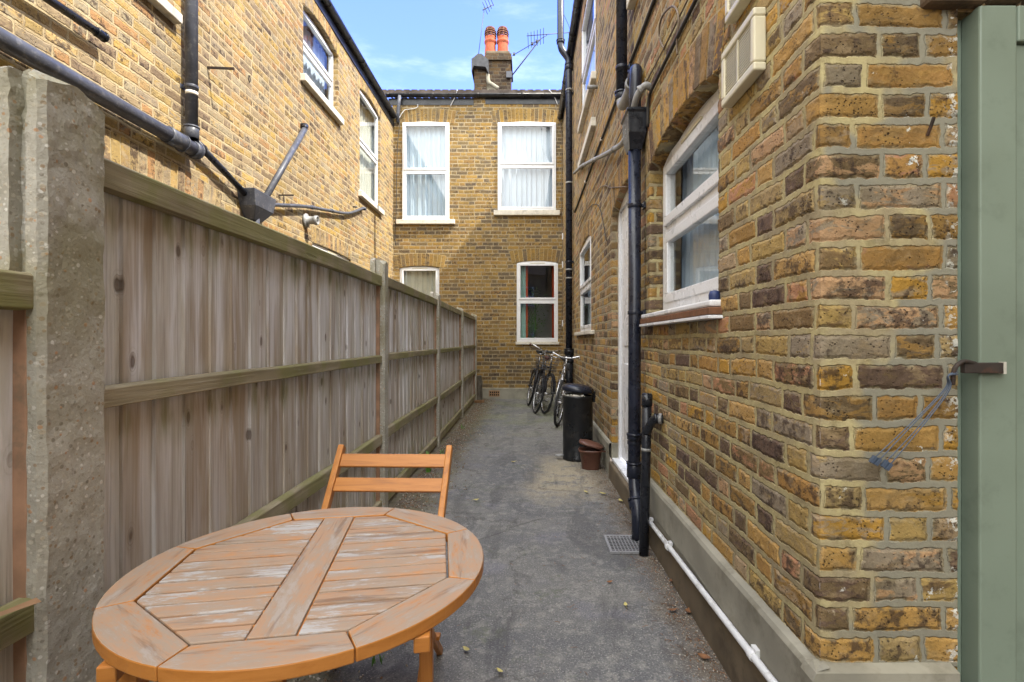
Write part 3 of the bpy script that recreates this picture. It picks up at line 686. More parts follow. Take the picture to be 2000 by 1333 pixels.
for i in range(22):
    a, b = YC - .02 + (3.5 - YC) * i / 22, YC - .02 + (3.5 - YC) * (i + 1) / 22; q = lambda y, z: (XR - .0275 + mn.noise(Vector((0, y * 3, z * 9))) * .003, y, z)
    lb.add([q(a, -.02), q(b, -.02), q(b, .195 + .02 * mn.noise(Vector((b * 2, 0, 0))) - (b - 2.4) * .022), q(a, .195 + .02 * mn.noise(Vector((a * 2, 0, 0))) - (a - 2.4) * .022)], [(0, 1, 2, 3)])
lb.build('plinth_base', M['render_dark'], HR)
st = MB(); st.box((XR - .03, 3.502, -.02), (XR + .12, 4.668, .150)); st.build('door_step', M['render_dark'], HR, bevel=.012)
st = MB(); st.box((XR - .004, 4.66, .16), (XR + .10, 4.90, .315)); st.build('plinth_block', M['render'], HR, bevel=.01)
# white back door in its recess
d = MB()
for a, b in ((dr[0], dr[0] + .06), (dr[1] - .07, dr[1])): d.box((XR + .055, a + .002, .18), (XR + .10, b - .002, 2.46))
d.box((XR + .055, dr[0] + .06, 2.40), (XR + .10, dr[1] - .07, 2.495)); d = d.build('door', M['upvc'], HR, bevel=.004)
x = MB(); x.box((XR + .075, dr[0] + .062, .20), (XR + .098, dr[1] - .072, 2.398)); x.build('door_leaf', M['upvc'], d, bevel=.003)
x = MB(); x.box((XR + .066, 3.75, .35), (XR + .080, 4.45, 1.05)); x.box((XR + .066, 3.75, 1.2), (XR + .080, 4.45, 2.2)); x.build('door_panel', M['upvc'], d, bevel=.006)
x = MB(); x.tube([(XR + .07, 3.64, 1.12), (XR + .035, 3.64, 1.12), (XR + .035, 3.76, 1.12)], .009, 10); x.build('handle', M['chrome'], d)
x = MB(); x.box((XR + .0, dr[0] + .01, .153), (XR + .12, dr[1] - .01, .182)); x.build('threshold', M['upvc'], d, bevel=.004)
# gutter, fascia, roof
gutter((.715, 2.0, 6.03), (.715, 10.95, 6.03), .057, HR, M['gutter'], (1, 0, 0), 5)
fa = MB(); fa.box((XR - .012, YC, 5.93), (XR + .02, YF + .1, 6.09)); fa.build('fascia', M['gutter'], HR)
rf = MB(); rf.add([(.70, -7, 6.10), (.70, 14, 6.10), (4.2, 14, 8.4), (4.2, -7, 8.4), (.72, -7, 6.06), (.72, 14, 6.06)], [(0, 1, 2, 3), (0, 4, 5, 1)])
rf.v[0] = (.70, YC - .2, 6.10); rf.v[3] = (4.2, YC - .2, 8.4); rf.v[4] = (.72, YC - .2, 6.06)
rf.build('roof', M['tiles'], HR)
# pipes on the right house
back = (.062, 0, 0)
# big dark stack A with hopper
A = [(.705, 3.35, 2.50), (.705, 3.35, 1.2), (.705, 3.36, .50), (.705, 3.36, .36), (.700, 3.30, .27), (.696, 3.22, .19), (.694, 3.19, .12), (.694, 3.19, -.01)]
pa = pipe(A[:3] + curve(A[2:7], 5)[1:] + [A[7]], .041, M['pvc_navy'], HR, collars=[((.705, 3.36, .40), (0, 0, 1)), ((.697, 3.25, .21), (0, .6, .8), .03), ((.705, 3.35, .62), (0, 0, 1), .02)],
     brackets=[(.705, 3.35, 2.13), (.705, 3.35, 1.43), (.705, 3.36, .58)], back=back)
hp = MB()
P4 = lambda x0, x1, y0, y1, z: [(x0, y0, z), (x1, y0, z), (x1, y1, z), (x0, y1, z)]
L_ = [P4(.64, .765, 3.255, 3.475, 2.735), P4(.635, .768, 3.25, 3.48, 2.72), P4(.645, .765, 3.26, 3.47, 2.705), P4(.650, .765, 3.265, 3.465, 2.58), P4(.665, .745, 3.31, 3.42, 2.485)]
hp.add([p for l in L_ for p in l], [(4 * i + k, 4 * i + (k + 1) % 4, 4 * i + 4 + (k + 1) % 4, 4 * i + 4 + k) for i in range(4) for k in range(4)] + [(16, 17, 18, 19)])
hp.add(P4(.652, .758, 3.27, 3.462, 2.66), [(0, 1, 2, 3)]); hp.build('hopper', M['pvc_black'], pa, bevel=.004)
pipe([(.70, 3.78, 6.2), (.70, 3.78, 3.02)], .041, M['pvc_navy'], HR, collars=[((.70, 3.78, 3.05), (0, 0, 1), .03)], brackets=[(.70, 3.78, 3.26), (.70, 3.78, 4.6)], back=back)
pipe(curve([(.70, 3.78, 3.03), (.702, 3.74, 2.97), (.718, 3.62, 2.985), (.726, 3.50, 3.02)], 6), .040, M['waste_grey'], HR, name='offset_pipe', collars=[((.724, 3.53, 3.01), (.05, -1, .2), .02)])
pipe(curve([(.724, 3.52, 3.01), (.726, 3.44, 3.05), (.722, 3.385, 3.03), (.716, 3.37, 2.95), (.712, 3.37, 2.86)], 6) + [(.712, 3.37, 2.68)], .040, M['pvc_navy'], HR, name='swan_neck')
pipe(curve([(.775, 3.20, 2.83), (.735, 3.19, 2.835), (.700, 3.24, 2.80), (.690, 3.31, 2.735), (.688, 3.35, 2.66)], 8), .0215, M['waste_grey'], HR, name='overflow_pipe', collars=[((.715, 3.21, 2.822), (-1, .6, -.5), .012)], n=12)
pipe(curve([(.690, 3.50, 2.66), (.715, 3.9, 2.74), (.722, 4.6, 2.93), (.730, 5.8, 3.28), (.735, 7.0, 3.62), (.735, 7.9, 3.83)], 8), .0205, M['waste_grey'], HR, name='waste_pipe', n=12,
     collars=[((.718, 4.2, 2.82), (0, 1, .28), .02), ((.728, 5.5, 3.19), (0, 1, .28), .02), ((.732, 6.6, 3.51), (0, 1, .28), .02)])
# navy stack B by the far corner
pb = pipe([(.70, 8.5, 1.1), (.70, 8.5, 5.83)] + curve([(.70, 8.5, 5.83), (.698, 8.5, 5.88), (.67, 8.5, 5.95), (.59, 8.5, 6.06), (.565, 8.5, 6.13), (.56, 8.5, 6.2)], 5)[1:] + [(.56, 8.5, 8.4)], .056, M['pvc_navy'], HR,
     collars=[((.70, 8.5, 5.78), (0, 0, 1), .05), ((.56, 8.5, 6.2), (0, 0, 1), .03)], brackets=[(.70, 8.5, 5.35), (.70, 8.5, 2.55)], back=(.07, 0, 0))
for z in (3.86, 2.42, 2.28, 5.4):
    m = MB(); m.tube([(.70, 8.5, z - .012), (.70, 8.5, z + .012)], .0605, 18); m.build('strap', M['waste_grey'], pb)
pipe([(.70, 8.5, 1.10), (.70, 8.5, -.01)], .066, M['pvc_black'], HR, collars=[((.70, 8.5, 1.06), (0, 0, 1), .05)], brackets=[(.70, 8.5, .9)], back=(.07, 0, 0))
# leaning black gully pipe C with branch
pc = pipe([(.680, 2.98, -.01), (.706, 3.03, .60), (.716, 3.05, .915)], .028, M['pvc_black'], HR, name='gully_pipe', n=16)
m = MB(); m.tube([(.714, 3.045, .86), (.716, 3.05, .925)], .033, 16); m.tube([(.716, 3.05, .925), (.7165, 3.05, .935)], [.033, .024], 16); m.build('pipe_cap', M['pvc_black'], pc)
m = MB(); m.tube(curve([(.709, 3.03, .70), (.722, 2.98, .765), (.738, 2.93, .80), (.776, 2.91, .803)], 6), .024, 14); m.tube([(.735, 2.935, .80), (.752, 2.925, .803)], .030, 14); m.build('branch', M['pvc_black'], pc)
m = MB(); m.tube([(.756, 2.92, .803), (.770, 2.912, .803)], .031, 14); m.build('branch_ring', M['waste_grey'], pc)
m = MB(); m.tube([(.7055, 3.03, .595), (.7065, 3.03, .612)], .0295, 16); m.build('pipe_ring', M['waste_grey'], pc)
# white waste pipe along the plinth with clips
wp = [(.728, 1.02, .262), (.730, 1.52, .236), (.734, 2.2, .200), (.736, 3.10, .163), (.736, 3.135, .150), (.728, 3.15, .12), (.722, 3.15, .01)]
pw = pipe(wp, .0125, M['white_pipe'], HR, name='white_waste_pipe', n=14)
for y, z in ((1.66, .229), (2.65, .181), (3.05, .165)):
    m = MB(); m.box((.733, y - .017, z - .022), (.752, y + .017, z + .026)); m.tube([(.731, y - .014, z), (.731, y + .014, z)], .0165, 12); m.build('pipe_clip', M['white_pipe'], pw, bevel=.002)
# cables
def cable(pts, r, mat, parent, name='cable', n=8): m = MB(); m.tube(curve(pts, 6), r, n); return m.build(name, mat, parent)
cable([(.762, 2.55, 3.29), (.762, 3.4, 3.285), (.76, 4.4, 3.29), (.762, 6.0, 3.30), (.762, 7.6, 3.29), (.762, 8.2, 3.30)], .012, M['cable'], HR)
cable([(.762, 1.6, 2.79), (.762, 2.3, 2.785), (.762, 3.05, 2.78), (.762, 3.2, 2.75), (.764, 3.24, 2.60)], .010, M['cable'], HR)
cable([(.762, 1.7, 2.83), (.764, 2.2, 2.86), (.764, 3.0, 2.885), (.764, 3.7, 2.93), (.764, 4.6, 2.95), (.764, 6, 3.0)], .0045, M['cable_pale'], HR)
cable([(.764, 2.85, 2.87), (.758, 2.93, 2.99), (.752, 2.86, 3.05), (.755, 2.66, 2.985), (.758, 2.56, 2.87), (.762, 2.60, 2.76), (.764, 2.60, 2.70)], .0055, M['cable_pale'], HR)
cable([(.764, 3.9, 2.42), (.764, 4.6, 2.62), (.764, 5.5, 2.86), (.764, 7.9, 3.0)], .004, M['cable_pale'], HR)
cable([(.764, 4.9, 2.2), (.766, 5.5, 2.7), (.764, 6.6, 2.9), (.766, 7.9, 2.85)], .004, M['cable'], HR)
m = MB(); m.tube([(.775, 5.62, 4.03), (.66, 5.62, 4.03)], .02, 12); m.build('overflow_pipe', M['waste_grey'], HR)
for y, z in ((3.9, 3.285), (5.2, 3.295), (6.6, 3.295)):
    m = MB(); m.box((.745, y - .01, z - .02), (.776, y + .01, z + .012)); m.build('cable_clip', M['sill'], HR, bevel=.002)
# louvred vents
def vent(y0, y1, z0, z1, nm='louvre_vent'):
    m = MB(); X0 = XR - .042
    fr = .028
    m.box((X0, y0, z0), (XR - .0, y1, z0 + fr)); m.box((X0, y0, z1 - fr), (XR, y1, z1)); m.box((X0, y0, z0 + fr), (XR, y0 + fr, z1 - fr)); m.box((X0, y1 - fr, z0 + fr), (XR, y1, z1 - fr))
    v = m.build(nm, M['cream'], HR, bevel=.006)
    n = 15; l = MB(); l.box((X0 + .004, (y0 + y1) / 2 - .004, z0 + fr), (X0 + .014, (y0 + y1) / 2 + .004, z1 - fr))
    for i in range(n):
        z = z0 + fr + (z1 - z0 - 2 * fr) * (i + .5) / n; h = (z1 - z0 - 2 * fr) / n * .40
        l.bar((X0 + .010, y0 + fr - .002, z), (X0 + .010, y1 - fr + .002, z), .006, h * .95)
    l.build('louvre', M['cream'], v)
    b = MB(); b.add([(XR - .008, y0 + fr, z0 + fr), (XR - .008, y1 - fr, z0 + fr), (XR - .008, y1 - fr, z1 - fr), (XR - .008, y0 + fr, z1 - fr)], [(0, 1, 2, 3)]); b.build('vent_backing', M['vent_back'], v)
vent(1.655, 1.935, 2.125, 2.33); vent(1.70, 1.90, 2.42, 2.62)
# green painted door and frame on the short end wall
g = MB(); g.box((1.126, 1.392, .02), (1.184, 1.47, 2.125)); g.build('door_reveal_board', M['green'], HR, bevel=.004)
g = MB(); g.box((1.1810, 1.335, .02), (1.2795, 1.395, 2.125)); g.box((1.281, 1.335, 2.03), (2.05, 1.395, 2.125)); gd = g.build('green_door_frame', M['green'], HR, bevel=.005)
g = MB(); g.box((1.2835, 1.348, .33), (2.04, 1.388, 2.028)); gl = g.build('green_door', M['green'], HR, bevel=.004)
g = MB(); g.box((1.2865, 1.352, .03), (2.04, 1.385, .325)); g.build('weatherboard', M['brownsill'], gl, bevel=.004)
lt = MB()
lt.box((1.045, 1.325, 2.128), (1.20, 1.50, 2.36)); lt.box((1.212, 1.33, 2.135), (1.30, 1.50, 2.36)); lt.box((1.31, 1.33, 2.13), (1.40, 1.5, 2.36)); lt.build('lintel', M['lintel'], HR, bevel=.012)
# rusty hasp with a hook
h = MB(); h.box((1.128, 1.318, 1.165), (1.228, 1.334, 1.192)); h.tube(curve([(1.16, 1.325, 1.19), (1.12, 1.315, 1.195), (1.098, 1.315, 1.175), (1.096, 1.318, 1.135)], 5), .006, 8); h.build('hasp', M['iron'], gd, bevel=.002)
h = MB(); h.box((1.2285, 1.319, 1.163), (1.236, 1.3335, 1.194)); h.build('hasp_end', M['sill'], gd)
nl = MB(); nl.bar((1.058, 1.352, 1.79), (1.062, 1.335, 1.832), .006, .006); nl.build('nail', M['iron'], HR)

# ------------------------------------------------------------------ left house
HL = thing('brick_house', (XL, 6, 0), 'sunlit brick house behind the fence on the left with sloping grey waste pipes', 'house', 'terraced stock brick houses round the yard')
l1 = (6.57, 7.78, 4.64, 5.56, .09, .13); l2 = (8.79, 10.0, 3.80, 5.58, .09, .10); l0 = (2.9, 4.05, 3.90, 5.4, .09, .12); l3 = (6.85, 8.35, 1.35, 2.56, .02, .09); l5 = (2.9, 4.75, 1.2, 2.40, .06, .12)
wall(mL, -2, YF, -.02, 6.1, [l0, l1, l2, l3, l5], cell=1.0).build('wall', M['brick_left'], HL)
for o, h in ((l0, .2), (l1, .2), (l2, .2), (l3, .22), (l5, .24)): voussoirs(mL, o, h, HL, M['vous_left'])
window(mL, l0, HL, curtain=[('curtain_b', 0, 1)], sill=(.07, .12, .08))
window(mL, l1, HL, trans=.5, curtain=[('curtain_b', 0, 1)], sill=(.07, .08, .095))
window(mL, l2, HL, trans=.5, curtain=[('curtain_c', 0, 1)], sill=(.07, .08, .095))
window(mL, l3, HL, trans=.72, curtain=[('curtain_b', 0, 1)], sill=(.06, .05, .08))
window(mL, l5, HL, trans=.6, curtain=[('curtain_b', 0, 1)], sill=(.06, .05, .08))
gutter((-2.815, -2, 6.02), (-2.815, 10.85, 6.02), .06, HL, M['gutter'], (-1, 0, 0), 5)
fa = MB(); fa.box((XL - .02, -2, 5.83), (XL + .014, YF + .1, 6.05)); fa.build('fascia', M['gutter'], HL)
rf = MB(); rf.add([(-2.80, -2, 6.10), (-2.80, 14, 6.10), (-6.5, 14, 8.4), (-6.5, -2, 8.4), (-2.82, -2, 6.06), (-2.82, 14, 6.06)], [(0, 1, 2, 3), (0, 4, 5, 1)]); rf.build('roof', M['tiles'], HL)
bk = (-.075, 0, 0); xl = -2.795
pipe([(xl, 4.27, 6.0), (xl, 4.27, 2.93)], .046, M['pvc_grey'], HL, collars=[((xl, 4.27, 2.98), (0, 0, 1), .05)], brackets=[(xl, 4.27, 3.36), (xl, 4.27, 4.9)], back=bk)
m = MB(); m.tube([(xl, 4.27, 3.29), (xl, 4.27, 3.32)], .0475, 18); m.build('paint_ring', M['sill'], HL)
pipe([(-2.785, 1.5, 2.845), (-2.785, 4.26, 2.845)], .056, M['pvc_grey'], HL, name='waste_pipe', collars=[((-2.785, 4.05, 2.845), (0, 1, 0), .09), ((-2.785, 4.29, 2.845), (0, 1, 0), .03), ((-2.785, 2.2, 2.845), (0, 1, 0), .05)])
pipe([(-2.80, 4.33, 2.93), (-2.80, 5.22, 2.67)], .030, M['pvc_black'], HL, name='waste_pipe', collars=[((-2.80, 4.40, 2.91), (0, 1, -.28), .03)], n=12)
hb = MB(); Q = lambda y0, y1, z: [(-2.69, y0, z), (-2.868, y0, z), (-2.868, y1, z), (-2.69, y1, z)]
Ls = [Q(5.06, 5.50, 2.76), Q(5.08, 5.48, 2.62)]; Ls[1] = [(-2.70, 5.10, 2.60), (-2.868, 5.10, 2.60), (-2.868, 5.46, 2.60), (-2.70, 5.46, 2.60)]; Ls.append([(-2.77, 5.2, 2.48), (-2.868, 5.2, 2.48), (-2.868, 5.36, 2.48), (-2.77, 5.36, 2.48)])
hb.add([p for l in Ls for p in l], [(4 * i + k, 4 * i + (k + 1) % 4, 4 * i + 4 + (k + 1) % 4, 4 * i + 4 + k) for i in range(2) for k in range(4)] + [(8, 9, 10, 11), (0, 1, 2, 3)]); hb.build('hopper', M['pvc_grey'], HL, bevel=.006)
pipe([(-2.79, 5.28, 2.6), (-2.79, 5.28, 0)], .034, M['pvc_grey'], HL)
pipe([(-2.80, 5.42, 2.70), (-2.80, 6.47, 3.93)], .034, M['pvc_grey'], HL, name='waste_pipe', n=14)
pipe(curve([(-2.80, 6.44, 3.91), (-2.81, 6.50, 3.97), (-2.87, 6.52, 3.98)], 4), .036, M['pvc_black'], HL, name='waste_pipe', n=12)
pipe(curve([(-2.81, 5.46, 2.70), (-2.81, 6.0, 2.83), (-2.815, 6.6, 2.97), (-2.82, 7.3, 3.10), (-2.825, 8.1, 3.26), (-2.83, 8.9, 3.55)], 6), .022, M['pvc_grey'], HL, name='waste_pipe', n=12, collars=[((-2.815, 6.7, 2.99), (0, 1, .2), .03), ((-2.82, 7.4, 3.12), (0, 1, .2), .02)])
m = MB(); m.tube([(-2.87, 8.88, 3.53), (-2.79, 8.88, 3.53)], .028, 12); m.tube([(-2.87, 8.45, 3.45), (-2.80, 8.45, 3.45)], .012, 8); m.build('pipe_elbow', M['pvc_black'], HL)
pipe([(-2.80, 2.3, 3.22), (-2.80, 3.40, 3.26)], .026, M['pvc_black'], HL, name='waste_pipe', n=12, collars=[((-2.80, 3.36, 3.258), (0, 1, 0), .035)])
m = MB(); m.bar((-2.88, 4.60, 3.70), (-2.63, 4.60, 3.69), .014, .018); m.build('iron_rod', M['iron'], HL)
m = MB(); m.tube([(-2.86 + .0, 5.28 + .016 * math.cos(a), 3.96 - .02 + .03 * math.sin(a)) for a in [k * math.pi / 5 for k in range(10)]], .004, 6, closed=True); m.tube([(-2.87, 5.28, 3.975), (-2.85, 5.28, 3.975)], .006, 6); m.build('ring', M['iron'], HL)
m = MB(); m.bar((-2.88, 5.93, 2.93), (-2.70, 5.93, 2.93), .014, .014); m.bar((-2.80, 5.90, 2.93), (-2.80, 5.90, 2.80), .008, .008); m.build('iron_rod', M['iron'], HL)
m = MB(); m.lathe([(.0, 0), (.085, 0), (.09, .02), (.085, .03), (.05, .035), (.05, .12), (.06, .125), (.06, .165), (.045, .168), (.045, .10), (0, .10)], n=24, M4=Matrix.Translation((-2.868, 6.62, 2.80)) @ Matrix.Rotation(R_(90), 4, 'Y')); m.build('boiler_flue', M['waste_grey'], HL)

# ------------------------------------------------------------------ far house with chimney
HF = thing('brick_house', (-1, YF, 0), 'brick house closing the end of the yard, with a chimney carrying two clay pots', 'house', 'terraced stock brick houses round the yard')
PX = lambda x: (x - 1029) * .011
PZ = lambda y: EYE - (y - 665) * .011
f1 = (PX(786), PX(878), PZ(430), PZ(243), .05, .035); f2 = (PX(972), PX(1086), PZ(412), PZ(243), .05, .035)
f3 = (PX(780), PX(858), 1.35, PZ(524), .05, .09); f4 = (PX(1009), PX(1090), PZ(668), PZ(515), .06, .06)
wall(mF, XL - .02, 1.6, -.02, 6.45, [f1, f2, f3, f4], cell=1.0).build('wall', M['brick_far'], HF)
for o, h in ((f1, .29), (f2, .29), (f3, .27), (f4, .27)): voussoirs(mF, o, h, HF, M['vous_far'], ov=.10)
window(mF, f1, HF, trans=.50, curtain=[('curtain', 0, 1)], sill=(.08, .12, .10))
window(mF, f2, HF, trans=.51, curtain=[('curtain_b', 0, .97)], sill=(.08, .08, .11), trickle=False)
window(mF, f3, HF, trans=.4, curtain=[('curtain_c', .0, 1)], sill=(.06, .05, .08))
window(mF, f4, HF, trans=.515, curtain=[('curtain_g', 0, .22), ('curtain_o', .86, .97), ('curtain_o', .22, .27)], sill=(.05, .02, .06), droom=2.0)
m = MB(); m.box((-1.15, YF - .03, -.02), (XR - .03, YF + .01, .22)); m.build('plinth', M['render'], HF, bevel=.008)
m = MB(); m.box((PX(955), YF - .036, .045), (PX(976), YF - .02, .175)); ab = m.build('air_brick', M['offcut'], HF, bevel=.003)
m = MB()
for i in range(5):
    for j in range(2): m.box((PX(957) + i * .042, YF - .038, .065 + j * .052), (PX(957) + i * .042 + .026, YF - .034, .100 + j * .052))
m.build('vent_hole', M['pit'], ab)
gutter((XL - .1, YF - .07, 6.50), (.86, YF - .07, 6.50), .06, HF, M['gutter'], (0, 1, 0), 3)
m = MB(); m.box((XL - .1, YF - .012, 6.30), (PX(925), YF + .03, 6.44)); m.box((PX(948), YF - .012, 6.32), (.95, YF + .03, 6.46)); m.build('fascia', M['gutter'], HF)
m = MB(); n = 76
for i in range(n):      # bottom course of pantiles shows above the gutter
    x0 = XL - .3 + i * .055; zz = 6.575 + (.016 if i % 3 else .0)
    m.add([(x0, YF - .10, zz - .12), (x0 + .055, YF - .10, zz - .12), (x0 + .055, YF - .10, zz), (x0, YF - .10, zz), (x0 + .055, YF + 4, zz + 1.3), (x0, YF + 4, zz + 1.3)], [(0, 1, 2, 3), (3, 2, 4, 5)])
rf = m.build('roof', M['tiles'], HF)
pipe([(PX(783), YF - .10, 6.46), (PX(781), YF - .09, 6.28), (PX(779), YF - .06, 6.12), (PX(778), YF - .06, 5.9)], .036, M['pvc_grey'], HF, n=12)
cable([(PX(780), YF - .06, 5.98), (PX(790), YF - .05, 6.16), (PX(800), YF - .03, 6.20), (PX(814), YF - .03, 6.23), (PX(817), YF - .03, 6.30)], .008, M['white_pipe'], HF)
cable([(PX(895), YF - .14, 6.56), (PX(889), YF - .06, 6.44), (PX(880), YF - .02, 6.27)], .008, M['white_pipe'], HF)
cable([(PX(1072), YF - .14, 6.56), (PX(1082), YF - .06, 6.46), (PX(1089), YF - .02, 6.30)], .008, M['white_pipe'], HF)
cable([(PX(781), YF - .02, 5.95), (PX(776), YF - .02, 5.2), (PX(774), YF - .02, 4.0), (PX(772), YF - .03, 3.5), (PX(773), YF - .02, 3.3)], .007, M['cable'], HF)
cable([(PX(1085), YF - .03, 6.3), (PX(1097), YF - .03, 5.6), (PX(1096), YF - .03, 4.2), (PX(1099), YF - .03, 3.0), (PX(1097), YF - .03, 1.7), (PX(1093), YF - .03, 1.35)], .007, M['cable_pale'], HF)
for y in (463, 518, 632): m = MB(); m.box((PX(1097.5), YF - .06, PZ(y + 6)), (PX(1101), YF - .01, PZ(y - 6))); m.build('junction_box', M['upvc'], HF, bevel=.004)
# chimney
YK = 11.35; KX = lambda x: (x - 1029) * YK / 1000; KZ = lambda y: EYE - (y - 665) * YK / 1000
m = MB(); m.box((KX(951), YK, 6.2), (KX(997), YK + .9, KZ(112))); ck = m.build('chimney', M['brick_chimney'], HF)
m = MB(); m.box((KX(948), YK - .03, KZ(113)), (KX(999), YK + .93, KZ(106))); m.box((KX(936) + .02, YK - .02, KZ(119)), (KX(999) + .01, YK + .9, KZ(113))) if False else m.box((KX(946), YK - .05, KZ(119)), (KX(1000), YK + .95, KZ(113.2))); m.build('corbel', M['brick_chimney'], ck)
m = MB(); m.box((KX(935.5), YK + .05, KZ(105.8)), (KX(995), YK + .88, KZ(100))) if False else m.box((KX(949), YK + .0, KZ(105.8)), (KX(996), YK + .9, KZ(99))); m.build('flaunching', M['render_dark'], ck, bevel=.02)
m = MB(); m.box((KX(927), YK - .10, 6.3), (KX(950.6), YK + .6, KZ(138))); m.build('lower_stack', M['brick_chimney'], ck)
m = MB(); a = [(923, 150), (923, 126), (935, 116), (942, 116), (955, 127), (955, 152), (950, 141), (927, 139)]
m.add([(KX(x), YK - .22, KZ(y)) for x, y in a] + [(KX(x), YK + .55, KZ(y)) for x, y in a], [tuple(range(8)), tuple(range(8, 16))[::-1]] + [(i, (i + 1) % 8, 8 + (i + 1) % 8, 8 + i) for i in range(8)]); m.build('slate_cowl', M['slate'], ck)
m = MB(); m.tube(curve([(KX(953), YK - .08, KZ(150)), (KX(955), YK - .10, KZ(165)), (KX(962), YK - .10, KZ(170)), (KX(974), YK - .10, KZ(178))], 5), .045, 8); m.add([(KX(950), YK - .03, KZ(140)), (KX(957), YK - .03, KZ(160)), (KX(974), YK - .03, KZ(180)), (KX(949), YK - .03, KZ(182))], [(0, 1, 2, 3)]); m.build('flashing', M['render'], ck)
def pot(cx):
    m = MB(); zb = KZ(101); m.lathe([(.132, 0), (.135, .10), (.120, .40), (.118, .42), (.140, .44), (.140, .48), (.118, .50), (.126, .54), (.126, .57), (.11, .575), (.11, .30), (.0, .30)], (KX(cx), YK + .45, zb), n=28); p = m.build('chimney_pot', M['terracotta'], ck)
    m = MB()
    for k in range(4): r = (.135, .140, .135, .115)[k]; z = zb + .59 + k * .048; m.lathe([(r - .03, 0), (r, 0), (r, .018), (r - .03, .018), (r - .03, 0)], (KX(cx), YK + .45, z), n=24)
    for k in range(8): a = k * math.pi / 4 + .2; m.bar((KX(cx) + .122 * math.cos(a), YK + .45 + .122 * math.sin(a), zb + .56), (KX(cx) + .105 * math.cos(a), YK + .45 + .105 * math.sin(a), zb + .76), .03, .02)
    m.lathe([(.10, 0), (.105, .015), (.06, .035), (0, .04)], (KX(cx), YK + .45, zb + .765), n=24)
    m.build('cowl', M['louvre'], p)
pot(955); pot(980)
# aerials
m = MB(); a0 = (KX(932), YK + .1, KZ(116)); a1 = (KX(945.5), YK + .1, KZ(8)); m.tube([a0, a1], .008, 6); m.tube([(KX(943), YK, KZ(20)), (KX(962), YK + .3, KZ(-8))], .012, 6)
for k in range(4): x = 947 + k * 4; z = 13 - k * 5.5; m.tube([(KX(x - 4), YK - .1, KZ(z - 3)), (KX(x + 4), YK + .2, KZ(z + 4))], .007, 6)
m.build('aerial', M['wire'], ck)
m = MB(); m.tube([(KX(1000), YK, KZ(148)), (KX(1056), YK, KZ(76))], .015, 6); m.tube([(KX(1001), YK, KZ(109)), (KX(1060), YK, KZ(74)), (KX(1068), YK, KZ(69))], .009, 6)
m.tube([(KX(1029), YK - .2, KZ(81)), (KX(1117), YK + .2, KZ(53))], .010, 6)
for k in range(6): x, z = 1031 + k * 6, 80 - k * 1.9; m.tube([(KX(x), YK - .22, KZ(z - 4)), (KX(x + 1), YK + .22, KZ(z + 4))], .007, 6)
for x, z in ((1004, 106), (1040, 86), (1048, 81)): m.box((KX(x - 2), YK - .03, KZ(z + 2)), (KX(x + 2), YK + .03, KZ(z - 2)))
m.box((KX(989), YK - .06, KZ(154)), (KX(1000), YK, KZ(142))); m.build('aerial', M['wire'], ck)
cable([(KX(1117), YK + .2, KZ(53)), (.4, 8, 7.1), (.75, 5, 7.0), (1.4, 3, 7.1)], .006, M['wire'], HF)

# ------------------------------------------------------------------ fence
FX = -1.03       # alley face of the posts
FE = thing('wooden_fence', (FX, 4, 0), 'weathered board fence with mossy rails slotted between concrete posts along the left side', 'fence')
def post(y, wd, top, face=FX, near=False):
    D = .105; g = .034; m = MB(); yc = y
    # H section, seen from above: flanges on the alley and far sides, slots on the two ends
    h = wd / 2; ch = .012
    poly = [(0, -h + ch), (-ch, -h), (-g, -h), (-g - .003, -h + .028), (-D + g, -h + .028), (-D + g, -h), (-D, -h), (-D, h), (-D + g, h), (-D + g, h - .028), (-g, h - .028), (-g, h), (-ch, h), (0, h - ch)]
    nz = 90 if near else 24; vs = []; n = len(poly)
    # subdivide outline
    pts = []
    for i in range(n):
        a, b = Vector(poly[i]), Vector(poly[(i + 1) % n]); k = max(1, int((b - a).length / (.012 if near else .04)))
        pts += [a + (b - a) * j / k for j in range(k)]
    n = len(pts)
    def prof(px, py, z):       # weathered top: slopes down towards both ends
        s = abs(py / h); t = top - .030 * s ** 1.5 - (.035 * max(0, px + .05) / .05 if px > -.05 else 0)
        return t
    for k in range(nz + 1):
        for p in pts:
            zt = prof(p.x, p.y, 0); z = -.02 + (zt + .02) * k / nz; q = Vector((face + p.x, yc + p.y, z)); nn = mn.noise(q * 22) * .003 + mn.noise(q * 60) * .0016
            if k > nz * .93: nn += mn.noise(q * 30) * .004
            vs.append((q.x + nn, q.y + nn * .7, q.z + (mn.noise(q * 25) * .012 if k == nz else 0)))
    m.add(vs, [(k * n + i, k * n + (i + 1) % n, (k + 1) * n + (i + 1) % n, (k + 1) * n + i) for k in range(nz) for i in range(n)])
    # closed top as a fan strip across the slot
    b = len(m.v); m.f.append(tuple(nz * n + i for i in range(n))); m.smooth.append(False)
    return m.build('concrete_post', M['post'], FE)
posts = [(1.174, .173, 1.86), (3.76, .115, 1.86), (6.06, .11, 1.83), (8.30, .11, 1.79), (10.50, .11, 1.80)]
for i, (y, wd, top) in enumerate(posts): post(y, wd, top, near=i == 0)
post(-1.35, .12, 1.80)
